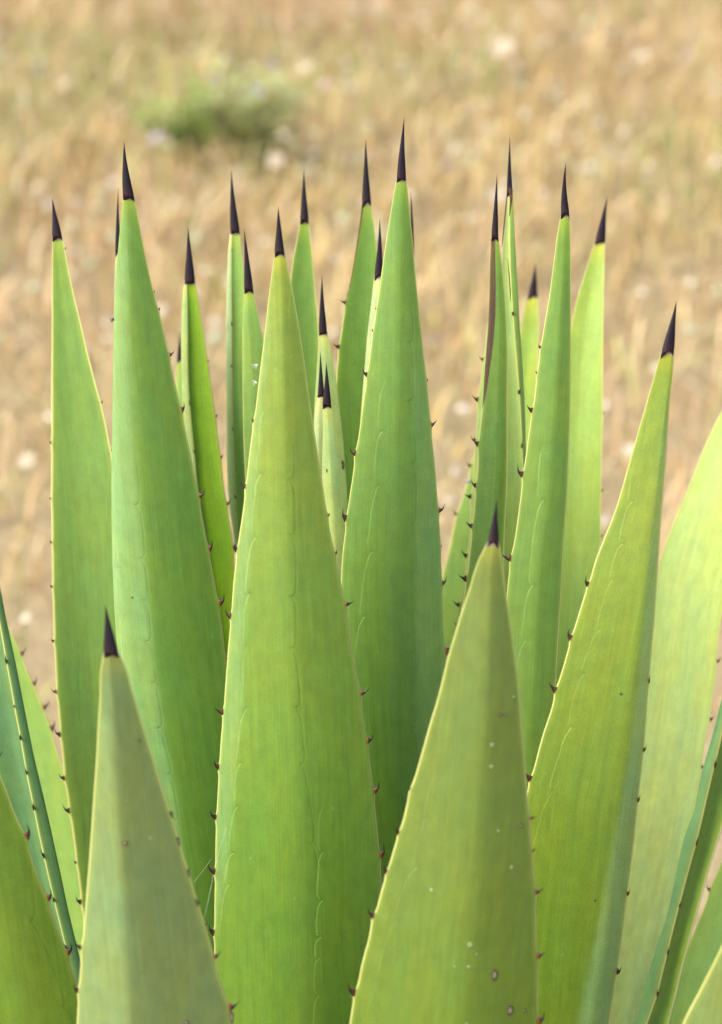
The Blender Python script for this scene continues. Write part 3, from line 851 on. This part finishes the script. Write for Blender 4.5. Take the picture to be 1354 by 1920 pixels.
# big leaf at the right border, far side
leaf((1448, 540), (1428, 1446, 630), {700: 1393, 769: 1354, 818: 1329, 870: 1307, 933: 1282, 995: 1256, 1032: 1243, 1058: 1235.5, 1150: 1216, 1300: 1195, 1920: 1100},
     {760: 1428, 1000: 1388, 1180: 1350, 1229: 1345, 1269: 1342, 1319: 1335, 1348: 1331, 1394: 1322, 1447: 1314, 1487: 1308, 1600: 1288, 1920: 1215},
     d=(2.24, 2.16), tw=-.05, B=-.05, pig='bright', pig2='glow', mw=1.6, fleck=.2, tr=[(1240, .7), (1349, .7), (1438, .7)], label='broad pale yellow-green leaf at the right border')
leaf((1474, 1350), (1418, 1436, 1440), {1520: 1390, 1614: 1354, 1653: 1337, 1692: 1324, 1723: 1311, 1758: 1297, 1850: 1262, 1920: 1238}, {1600: 1450, 1920: 1420}, d=(2.16, 2.14), B=.12, pig='soft', pig2='soft', mw=.9, tl=[(1668, .7)])
leaf((-48, 960), (-42, -22, 1045), {1300: -40, 1600: -10, 1920: 60}, {1120: 0, 1162: 12, 1190: 23, 1223: 37.5, 1265: 54, 1291: 65.6, 1326: 80, 1364: 94, 1406: 107, 1444: 120, 1520: 136, 1600: 150, 1920: 205},
     d=(2.24, 2.22), B=-.06, pig='soft', pig2='soft', mw=1.5, tr=[(1225, .9, 'claw'), (1282, .8, 'claw'), (1326, .9, 'claw'), (1366, 1.0, 'claw')], label='blurred light green leaf behind at the left border')
# the big leaves in focus
leaf((758, 221), (744, 761.5, 333), {360: 738.5, 400: 732, 450: 724, 500: 717, 540: 711.5, 579: 706, 620: 699.5, 660: 694, 700: 689, 760: 680, 800: 675, 849: 667, 900: 660, 940: 654, 970: 650, 1000: 646.5, 1040: 642, 1080: 639.5, 1150: 637, 1300: 637, 1920: 690},
     {360: 765, 400: 769, 450: 774, 500: 778, 600: 788, 700: 799, 760: 805, 820: 810, 860: 814.5, 900: 818, 957: 822, 1000: 825.5, 1070: 828, 1100: 829, 1150: 831, 1200: 834, 1240: 836, 1300: 838, 1500: 846, 1920: 860},
     d=(1.95, 2.00), B=.21, k=.52, p=1.9, pig='green', pig2='deep', mw=.9, spine_bend=-1.5,
     tl=[(579, .3), (620, .4), (702, .75, 'hook'), (850, 1.0, 'hook'), (971, 1.0, 'hook')], tr=[(713, .35), (796, .7), (957, .8), (1024, .3), (1093, .8), (1221, 1.1, 'claw')],
     imp=[(1, .9, [(764, 560), (765, 642), (766, 752), (771, 869), (771, 981), (770, 1073), (771, 1148), (771, 1222), (774, 1361), (777, 1480), (776, 1600)]),
          (-1, .8, [(724, 718), (716, 808), (711, 909), (697, 1033), (682, 1155), (672, 1260)])],
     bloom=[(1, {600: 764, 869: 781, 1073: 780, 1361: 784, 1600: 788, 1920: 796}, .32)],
     label='tallest leaf, right of the centre, with scalloped imprint lines')
leaf((233, 266), (231, 252, 367), {400: 228, 450: 223, 500: 219, 560: 216, 620: 213.5, 700: 212, 780: 211, 860: 209.5, 950: 209, 1020: 210, 1100: 212.5, 1180: 217, 1240: 222, 1300: 229, 1400: 243, 1500: 262, 1600: 285, 1700: 308, 1920: 350},
     {400: 258, 450: 267.5, 500: 277.5, 545: 288, 580: 297, 620: 307, 665: 317, 720: 329, 770: 340, 850: 357, 930: 373, 980: 382, 1028: 391, 1080: 401, 1130: 410, 1180: 418, 1235: 424, 1300: 437, 1400: 450, 1920: 500},
     kind='roundL', d=(1.97, 2.02), tw=.0, B=.23, k=.42, p=1.6, pig='green', pig2='deep', mw=1.1, spine_bend=-1.5,
     tl=[(755, .6, 'edge'), (920, .7, 'edge'), (1095, .7, 'edge')], tr=[(547, .3), (580, .5), (665, .7), (768, .85), (929, 1.05), (1028, 1.0), (1130, 1.1), (1233, .9)],
     imp=[(1, 1.0, [(244, 820), (257, 945), (266, 1045), (271, 1122), (278, 1198), (288, 1275), (298, 1360), (316, 1445), (329, 1530), (335, 1640)]),
          (-1, .7, [(222, 870), (224, 962), (226, 1063), (233, 1152), (243, 1250)])],
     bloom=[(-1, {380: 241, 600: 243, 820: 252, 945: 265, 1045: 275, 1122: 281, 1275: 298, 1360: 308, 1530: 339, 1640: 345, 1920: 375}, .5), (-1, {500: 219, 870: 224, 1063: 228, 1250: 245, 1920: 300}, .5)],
     label='tall leaf in focus left of the centre with a bluish left edge')
leaf((522, 388), (515, 533.5, 472), {500: 511.5, 550: 504.5, 600: 499, 640: 494.5, 700: 487, 760: 480, 830: 470, 900: 462, 960: 455, 1000: 449, 1060: 441, 1100: 437, 1153: 433.5, 1200: 429, 1250: 425, 1290: 422, 1333: 419, 1380: 414.5, 1436: 411, 1480: 408.5, 1530: 406, 1580: 404, 1632: 403.5, 1700: 402, 1745: 402, 1790: 401.5, 1920: 404},
     {500: 539.5, 550: 550, 600: 559, 660: 568.5, 720: 577, 770: 584, 830: 593, 900: 604, 960: 613, 1000: 620, 1060: 633, 1100: 641, 1130: 647, 1180: 655, 1220: 661, 1260: 668.5, 1293: 675, 1340: 681, 1390: 688, 1430: 694, 1478: 700, 1540: 706, 1600: 712, 1665: 716, 1750: 721, 1920: 732},
     d=(1.86, 1.92), B=.20, k=.52, p=1.65, pig='yellow', pig2='mid', mw=1.0, fleck=.25,
     tl=[(789, .6), (912, .8, 'hook'), (1030, .8, 'hook'), (1155, .85, 'hook'), (1335, .85), (1438, .95), (1532, 1.0), (1634, 1.1), (1748, 1.05)],
     tr=[(966, .6), (1037, .6), (1133, .8), (1299, 1.0, 'claw'), (1389, .95, 'hook'), (1482, 1.1), (1602, 1.1)],
     imp=[(-1, 1.0, [(500, 760), (490, 888), (480, 1007), (469, 1112), (466, 1210), (464, 1325), (453, 1428), (447, 1509), (438, 1596), (431, 1655), (420, 1760)]),
          (1, .9, [(541, 800), (543, 897), (545, 1000), (547, 1115), (546, 1210), (556, 1320), (564, 1424), (583, 1572), (590, 1640)]),
          (-1, 1.0, [(609, 1500), (606, 1588), (605, 1677), (603, 1745), (600, 1783), (599, 1852), (598, 1920)])],
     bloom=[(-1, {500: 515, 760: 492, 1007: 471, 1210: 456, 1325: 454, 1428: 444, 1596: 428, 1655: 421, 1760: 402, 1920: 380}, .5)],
     label='broad central leaf in the foreground, yellowish at the top')
leaf((1268, 565), (1240, 1264, 658), {700: 1228, 750: 1213.5, 800: 1199, 870: 1179, 960: 1152, 1013: 1131, 1061: 1113, 1095: 1104, 1110: 1098, 1154: 1084, 1188: 1073.5, 1249: 1056, 1292: 1043, 1331: 1033, 1376: 1018, 1432: 1003, 1459: 996, 1477: 990, 1550: 980, 1700: 968, 1920: 955},
     {700: 1262, 740: 1257.6, 792: 1253.7, 870: 1248.5, 935: 1243, 1000: 1238, 1079: 1233, 1157: 1227.6, 1235: 1221, 1275: 1217.5, 1312: 1214.5, 1404: 1207.5, 1500: 1197, 1580: 1189, 1676: 1177, 1750: 1168, 1822: 1158, 1920: 1143},
     kind='front', d=(1.84, 1.92), tw=-.01, B=.13, k=.82, p=1.5, pig='yellow', pig2='olive', mw=1.25, fleck=.2,
     tl=[(1095, .9, 'hook'), (1195, .95, 'hook'), (1293, 1.0, 'claw'), (1459, 1.1, 'claw')], tr=[(1277, .8, 'edge'), (1406, .8, 'edge'), (1500, .9, 'edge'), (1676, .8, 'edge'), (1822, 1.1, 'edge')],
     imp=[(-1, .8, [(1195, 860), (1186, 940), (1169, 1019), (1151, 1086), (1127, 1180), (1097, 1262), (1073, 1362), (1037, 1482), (1005, 1600)])],
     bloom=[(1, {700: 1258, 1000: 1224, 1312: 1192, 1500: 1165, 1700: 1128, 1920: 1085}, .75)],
     label='leaning yellow-green leaf on the right with a bright yellow left edge')
leaf((-72, 700), (-74, -60, 780), {1000: -72, 1200: -56, 1400: -20, 1600: 30, 1800: 90, 1920: 125}, {1000: -20, 1097: 0, 1137: 7, 1172: 14, 1226: 26, 1284: 37.5, 1355: 51.5, 1413: 63, 1495: 82, 1565: 98, 1631: 112.6, 1700: 127, 1751: 139, 1793: 149, 1920: 178},
     kind='foldR', M={780: -64, 1000: -36, 1167: 0, 1235: 12, 1284: 21, 1338: 30.5, 1385: 40, 1444: 50, 1523: 66, 1604: 83, 1670: 98, 1719: 110, 1768: 122, 1920: 160}, B=.12,
     d=(1.98, 2.02), pig='teal', pig2='teal', back='teal', mw=.9, tm=[(1238, .8), (1323, .4), (1382, .9), (1446, .7), (1512, .9), (1602, .9), (1685, .9), (1774, .9)],
     label='bluish folded leaf at the left border with a toothed edge down its middle')
leaf((1478, 880), (1462, 1477, 960), {1150: 1403, 1309: 1354, 1338: 1346, 1378: 1336, 1418: 1324, 1463: 1312, 1497: 1306, 1524: 1300, 1561: 1286, 1620: 1271, 1686: 1258, 1741: 1243, 1784: 1228, 1839: 1212, 1916: 1192.5, 1920: 1191},
     {1150: 1460, 1350: 1412, 1555: 1354, 1609: 1337, 1653: 1324, 1708: 1309, 1752: 1297, 1817: 1280, 1872: 1267, 1920: 1254},
     kind='foldL', M={960: 1466, 1200: 1406, 1368: 1354, 1404: 1346, 1447: 1335, 1500: 1323, 1568: 1307, 1620: 1293, 1675: 1278.5, 1730: 1264, 1811: 1244, 1859: 1232, 1920: 1211}, B=.22,
     d=(2.02, 2.06), pig='green', pig2='green', back='teal', mw=1.6, tm=[(1432, .95), (1578, .9), (1695, .9), (1783, .9), (1860, .95)],
     label='folded leaf in the lower right corner with a bluish outer strip')
leaf((-150, 1130), (-112, -92, 1215), {1400: -120, 1920: -130}, {1350: -40, 1420: -10, 1452: 0, 1479: 12, 1514: 24.5, 1543: 36.7, 1567: 48, 1587: 54, 1626: 66, 1658: 78, 1680: 87, 1705: 95.5, 1739: 108, 1775: 121, 1798: 130, 1822: 137, 1851: 147, 1920: 170},
     d=(1.82, 1.88), tw=-.01, B=.16, k=.6, pig='olive', pig2='olive', mw=1.2, fleck=.3, tr=[(1420, .9), (1567, 1.1, 'hook'), (1683, 1.1), (1785, 1.05)],
     imp=[(1, .6, [(40, 1560), (62, 1722), (120, 1883), (135, 1920)]), (1, .5, [(-30, 1600), (0, 1800), (22, 1920)])], label='yellow-green leaf cut off by the left border at the bottom')
# nearest leaves
leaf((198, 1134), (194, 222, 1222), {1261: 188, 1308: 187, 1355: 184, 1425: 180.5, 1472: 177, 1560: 171, 1621: 166.5, 1683: 161.5, 1744: 156.7, 1776: 153, 1817: 150.5, 1854: 147.5, 1878: 146, 1920: 144},
     {1244: 234, 1286: 246, 1331: 260, 1375: 273, 1424: 288.6, 1475: 304, 1517: 317.4, 1560: 332, 1601: 344, 1648: 359, 1690: 371, 1725: 382, 1775: 397, 1825: 409, 1870: 424, 1890: 430, 1920: 437},
     d=(1.70, 1.76), B=.20, k=.38, p=1.45, pig='grey', pig2='grey', mw=1.3, fleck=.45,
     tl=[(1776, .9, 'hook'), (1857, .9, 'hook')], tr=[(1525, .3), (1630, .35), (1693, .45), (1733, .5), (1793, .8, 'claw'), (1888, 1.1, 'claw')],
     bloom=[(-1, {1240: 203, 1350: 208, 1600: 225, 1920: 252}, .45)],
     label='nearest leaf at the lower left, slightly blurred and greyish')
leaf((932, 936), (915, 936, 1015), {1050: 897, 1073: 889, 1110: 878, 1148: 865, 1188: 853, 1219: 843.5, 1257: 833.5, 1297: 824, 1354: 807, 1407: 792, 1457: 777.5, 1484: 768, 1519: 760, 1556: 750, 1589: 739, 1630: 727, 1671: 714.5, 1710: 704, 1724: 698.5, 1760: 691, 1804: 679, 1843: 671, 1872: 663.5, 1920: 655},
     {1048: 941.5, 1093: 946.5, 1137: 953, 1200: 962, 1250: 969, 1303: 974.5, 1371: 980, 1430: 985, 1500: 990, 1532: 993, 1594: 998, 1665: 1003, 1692: 1004, 1751: 1005, 1795: 1008, 1840: 1009, 1920: 1008},
     d=(1.72, 1.78), B=.20, k=.58, p=1.5, pig='straw', pig2='olive', mw=1.2, fleck=1.0,
     tl=[(1479, .5), (1561, .75), (1634, .75), (1717, .95), (1861, 1.15, 'hook')], tr=[(1534, .6, 'claw'), (1595, .55), (1672, .85, 'claw'), (1792, .8), (1914, 1.1, 'hook')],
     imp=[(-1, .5, [(822, 1440), (802, 1530), (782, 1620), (745, 1720), (708, 1850), (690, 1920)])], label='nearest leaf right of the centre with pale flecks and a corky scar')
leaf((1470, 1520), (1440, 1462, 1600), {1680: 1404, 1730: 1377, 1773: 1354, 1806: 1338, 1833: 1324, 1859: 1311, 1890: 1294, 1920: 1279}, {1750: 1480, 1920: 1500},
     d=(1.66, 1.70), B=.18, pig='grey', pig2='yellow', mw=1.6, label='blurred leaf cutting the lower right corner')


# stem of the rosette
def build_stem():
    V = []; nr, nc = 12, 24
    for i in range(nr):
        t = i / (nr - 1); r_ = .115 * (1 - .35 * t) * (1 + .1 * math.sin(t * 3))
        for j in range(nc):
            a = j / nc * 2 * math.pi; rr = r_ * (1 + .05 * math.sin(7 * a + i) + .03 * math.sin(11 * a - 2 * i))
            V.append((rr * math.cos(a), rr * math.sin(a), -.03 + .28 * t))
    f = [tuple(int(v) for v in q) for q in grid_faces(nr, nc, True)] + [tuple((nr - 1) * nc + j for j in range(nc))]
    me = bpy.data.meshes.new('stem'); me.from_pydata(V, [], f); me.materials.append(flat_mat('agave_stem', (.24, .22, .10), .8))
    for p_ in me.polygons: p_.use_smooth = True
    link(bpy.data.objects.new('stem', me), plant)



def project(P):
    q = P - CAM
    dd = q @ FWD
    return 677 + (q @ RT) / dd / FH * 1920, 960 - (q @ UP) / dd / FH * 1920, dd


def on_leaf(key, px, py):
    """surface point of the labelled leaf seen at a photo position"""
    lo, P, nor = next(v for v in LV if key in v[0].get('label', ''))
    x, y, dd = project(P.reshape(-1, 3))
    e = (x - px) ** 2 + (y - py) ** 2 + np.where(dd > np.median(dd) + .2, 1e6, 0)
    i = int(np.argmin(e)); r_, c_ = divmod(i, P.shape[1])
    a = P[min(r_ + 1, len(P) - 1), c_] - P[max(r_ - 1, 0), c_]; b = P[r_, min(c_ + 1, P.shape[1] - 1)] - P[r_, max(c_ - 1, 0)]
    nn_ = np.cross(b, -a); nn_ /= np.linalg.norm(nn_)
    if nn_ @ (CAM - P[r_, c_]) < 0: nn_ = -nn_
    return lo, P[r_, c_], nn_, -a / np.linalg.norm(a)


def frame(pos, z, up):
    x = np.cross(up, z); x /= np.linalg.norm(x); y = np.cross(z, x)
    m = Matrix([[x[0], y[0], z[0]], [x[1], y[1], z[1]], [x[2], y[2], z[2]]]).to_4x4()
    return Matrix.Translation(Vector(pos)) @ m


def dome(name, mat, dent=0.0):
    V = []; 
    for i in range(6):
        for j in range(14):
            a = j / 14 * 2 * math.pi; r_ = (1, .92, .75, .5, .25, .02)[i]
            wob = 1 + .12 * math.sin(3 * a + 1) + .06 * math.sin(5 * a)
            V.append((r_ * math.cos(a) * wob, r_ * math.sin(a) * wob, (-.15, .55, .9, .9 - dent * .6, .9 - dent, .9 - dent * 1.1)[i]))
    f = [tuple(int(v) for v in q) for q in grid_faces(6, 14, True)]
    me = bpy.data.meshes.new(name); me.from_pydata(V, [], f); me.materials.append(mat)
    for p_ in me.polygons: p_.use_smooth = True
    return me


def build_marks():
    cork = flat_mat('corky_scar', (.30, .27, .17), .9, .4, 3); rim = flat_mat('scar_rim', (.10, .075, .03), .8, .3, 3)
    bead = flat_mat('resin_bead', (.30, .37, .15), .5, .1)
    u = FH * 1.9 / 1920
    sc1, sc2, bm_ = dome('scar', rim, .9), dome('scar', cork, .2), dome('bead', bead)
    near_r, near_l = 'nearest leaf right', 'nearest leaf at the lower left'
    for key, px, py, a, b in ((near_r, 925, 1828, 6.5, 11), (near_r, 961, 1893, 7, 10), (near_r, 986, 1893, 3.5, 4.5), (near_r, 935, 1340, 4, 3), (near_r, 949, 1339, 4, 3), (near_r, 979, 1546, 3.5, 5),
                              (near_l, 236, 1578, 5, 4.5), (near_l, 350, 1915, 5, 5), (near_l, 262, 1390, 2.2, 2.5), (near_l, 334, 1578, 2.6, 9), (near_l, 353, 1636, 2.2, 8), (near_l, 371, 1693, 2.6, 8), (near_l, 325, 1524, 3, 7), (near_l, 436, 1906, 4, 12),
                              ('central leaf', 645, 1400, 3, 5), ('central leaf', 652, 1687, 2, 2.6), ('tall leaf in focus', 253, 1122, 2, 2), ('leaning yellow', 1163, 1300, 3, 2.5), ('leaning yellow', 1113, 1688, 2.4, 2.4),
                              ('young pale leaf', 643, 870, 3, 10), ('right one of the two', 613, 880, 1.5, 4)):
        lo, p, z, up = on_leaf(key, px, py)
        o = link(bpy.data.objects.new('scar', sc1), lo); o.matrix_local = frame(p - BASE, z, up) @ Matrix.Diagonal((a * u, b * u, .0006, 1))
        if a > 3.2:
            o = link(bpy.data.objects.new('scar_centre', sc2), lo); o.matrix_local = frame(p - BASE, z, up) @ Matrix.Diagonal((a * u * .55, b * u * .6, .0007, 1))
    for key, px, py, a in (('tallest leaf', 792, 806, 2), ('tallest leaf', 740, 1060, 1.2), ('right-hand group', 0, 0, 0), ('deep green leaf', 660, 678, 1.6), ('deep green leaf', 671, 677, 1.2),
                           (near_r, 925, 1396, 5), (near_r, 922, 1435, 5.5), (near_r, 938, 1560, 4), (near_r, 963, 1624, 4.5), (near_r, 882, 1773, 6), (near_r, 874, 1813, 4.5), (near_r, 855, 1812, 3), (near_r, 962, 1304, 3)):
        if a == 0: continue
        lo, p, z, up = on_leaf(key, px, py)
        o = link(bpy.data.objects.new('pale_fleck', bm_), lo); o.matrix_local = frame(p - BASE, z, up) @ Matrix.Diagonal((a * u * .75, a * u * random.uniform(.5, .8), .0004 if a > 3 else .0009, 1))


def tube(name, pts, rad, mat, parent=None, sides=5):
    """pts: world points"""
    pts = np.asarray(pts, float); V = []
    for i, p in enumerate(pts):
        t = pts[min(i + 1, len(pts) - 1)] - pts[max(i - 1, 0)]; t /= np.linalg.norm(t)
        a = np.cross(t, FWD); a /= np.linalg.norm(a); b = np.cross(t, a)
        rr = rad[i] if hasattr(rad, '__len__') else rad
        for j in range(sides):
            q = j / sides * 2 * math.pi; V.append(p + rr * (math.cos(q) * a + math.sin(q) * b) - (BASE if parent else 0))
    f = [tuple(int(v) for v in q) for q in grid_faces(len(pts), sides, True)] + [tuple(range(sides - 1, -1, -1)), tuple((len(pts) - 1) * sides + j for j in range(sides))]
    me = bpy.data.meshes.new(name); me.from_pydata([tuple(v) for v in V], [], f); me.materials.append(mat)
    return link(bpy.data.objects.new(name, me), parent)


def pts(pl, d):
    return point_at(np.array([p[0] for p in pl], float), np.array([p[1] for p in pl], float), np.full(len(pl), float(d)))


def build_small_things():
    u = FH * 1.95 / 1920
    fib = flat_mat('dry_fibre', (.10, .05, .025), .8)
    lo = next(v for v in LV if 'thin dark fibres' in v[0].get('label', ''))[0]
    tube('dry_fibre', pts([(951.5, 352), (949, 385), (945.5, 420), (942.5, 450), (940.5, 468)], 2.035), [.0004, .0006, .0006, .0005, .0001], fib, lo)
    tube('dry_fibre', pts([(956, 352), (957.5, 375), (956, 398), (954, 408)], 2.03), [.0010, .0009, .0006, .0001], fib, lo)
    tube('dry_fibre', pts([(960, 355), (960.5, 372), (959, 390)], 2.03), [.0006, .0005, .0001], fib, lo)
    tube('dry_fibre', pts([(952, 485), (955, 520), (957, 550), (957, 566)], 2.02), [.0002, .0005, .0005, .0001], fib, lo)
    # spider thread between the central leaf and the nearest left one
    silk = newmat('spider_silk'); n = N(silk); n.p.inputs['Base Color'].default_value = (.75, .78, .70, 1); n.p.inputs['Roughness'].default_value = .35
    r = link(bpy.data.objects.new('spider_thread', None)); r.location = pts([(395, 1612)], 1.88)[0]
    tag(r, 'fine spider threads hanging off a tooth at the left edge of the broad central leaf', 'spider web')
    for pl, d1, d2, w_ in (([(396, 1611), (389, 1621), (377, 1637), (364, 1654)], 1.88, 1.93, .0001), ([(400, 1640), (394, 1672), (388, 1700), (383, 1722)], 1.88, 1.78, .0001), ([(425, 1552), (413, 1588), (405, 1622)], 1.86, 1.87, .0001)):
        q = point_at(np.array([p[0] for p in pl], float), np.array([p[1] for p in pl], float), np.linspace(d1, d2, len(pl)))
        t_ = tube('thread', q - np.array(r.location), w_, silk); t_.parent = r
    # small fly on the left edge of the tall leaf
    fl = flat_mat('fly_body', (.03, .045, .035), .35); wg = flat_mat('fly_wing', (.30, .30, .26), .3)
    c = pts([(212, 599)], 2.0)[0]
    r = link(bpy.data.objects.new('fly', None)); r.location = c
    tag(r, 'tiny dark fly sitting on the left edge of the tall leaf left of the centre', 'fly')
    def blob(name, off, rad, mat, rot=0):
        V = []
        for i in range(7):
            ph = math.pi * i / 6
            for j in range(8):
                a = j * math.pi / 4; V.append((rad[0] * math.sin(ph) * math.cos(a), rad[1] * math.sin(ph) * math.sin(a), rad[2] * math.cos(ph)))
        me = bpy.data.meshes.new(name); me.from_pydata(V, [], [tuple(int(v) for v in q) for q in grid_faces(7, 8, True)]); me.materials.append(mat)
        for p_ in me.polygons: p_.use_smooth = True
        o = link(bpy.data.objects.new(name, me), r); o.location = off; o.rotation_euler = (0, rot, 0); return o
    blob('thorax', (0, 0, 0), (.0009, .0009, .0014), fl, -.9); blob('abdomen', (-.0012, 0, -.0009), (.0007, .0007, .0013), fl, -.9); blob('head', (.0011, 0, .0010), (.0006, .0007, .0006), fl)
    blob('wing', (-.0014, -.0006, -.0002), (.0006, .0001, .0018), wg, -1.1); blob('wing', (-.0012, .0006, .0000), (.0006, .0001, .0018), wg, -1.0)
    for k in range(3):
        x0 = .0005 - .0006 * k
        t_ = tube('leg', [(x0, 0, 0), (x0 - .0010, -.0004, -.0012 - .0003 * k), (x0 - .0012 - .0003 * k, -.0004, -.0024)], .00012, fl); t_.parent = r
    # thistledown caught on the left edge of the broad leaf
    dn = flat_mat('seed_down', (.78, .80, .74), .8, .05)
    for (px, py, d, ang, n_, L_, lab) in ((484, 684, 2.0, 2.6, 9, 15, 'upper wisp of white seed down caught at the left edge of the broad central leaf'), (481, 716, 1.93, 1.9, 7, 11, 'lower wisp of white seed down caught at the left edge of the broad central leaf')):
        c = pts([(px, py)], d)[0]
        r = link(bpy.data.objects.new('seed_down', None)); r.location = c; tag(r, lab, 'seed down', 'wisps of seed down on the central leaf')
        for k in range(n_):
            a = ang + random.uniform(-.7, .7); l = L_ * u * random.uniform(.5, 1.1)
            e = np.array([math.cos(a) * l, random.uniform(-.002, .002), -math.sin(a) * l * .5 + random.uniform(-.002, .002)])
            t_ = tube('hair', [(0, 0, 0), tuple(e * .5 + np.array([0, 0, .0006])), tuple(e)], .00016, dn, None, 4); t_.parent = r
    # papery husk on the half hidden leaf
    hk = flat_mat('husk', (.50, .45, .38), .8, .3)
    c = pts([(879, 902)], 2.27)[0]
    r = link(bpy.data.objects.new('husk', None)); r.location = c
    tag(r, 'pale papery husk stuck on the edge of the blurred leaf right of the tallest one', 'husk')
    blob('shell', (0, 0, 0), (.0042, .0022, .0018), hk, .2); blob('stalk', (.0035, 0, -.0012), (.0025, .0006, .0005), hk, .5)


build_marks()
build_small_things()
build_stem()
build_ground()
build_grass()
build_flowers()
build_weed(346, 216, .27, .28, 'dark green leafy weed clump, left of the two in the upper left meadow', [(.38, .53, .10), (.46, .56, .17), (.34, .46, .10)], 400)
build_weed(470, 220, .36, .28, 'paler green weed clump, right of the two in the upper left meadow', [(.46, .54, .18), (.52, .54, .26), (.44, .50, .18)], 470)

# check every mesh once and fill its normals before the renderer reads them in parallel
for me_ in bpy.data.meshes:
    me_.validate()
    me_.update(calc_edges=True)
    me_.calc_loop_triangles()
    if len(me_.corner_normals): me_.corner_normals[0].vector[:]
    if len(me_.vertex_normals): me_.vertex_normals[0].vector[:]
    if len(me_.polygon_normals): me_.polygon_normals[0].vector[:]
bpy.context.view_layer.update()
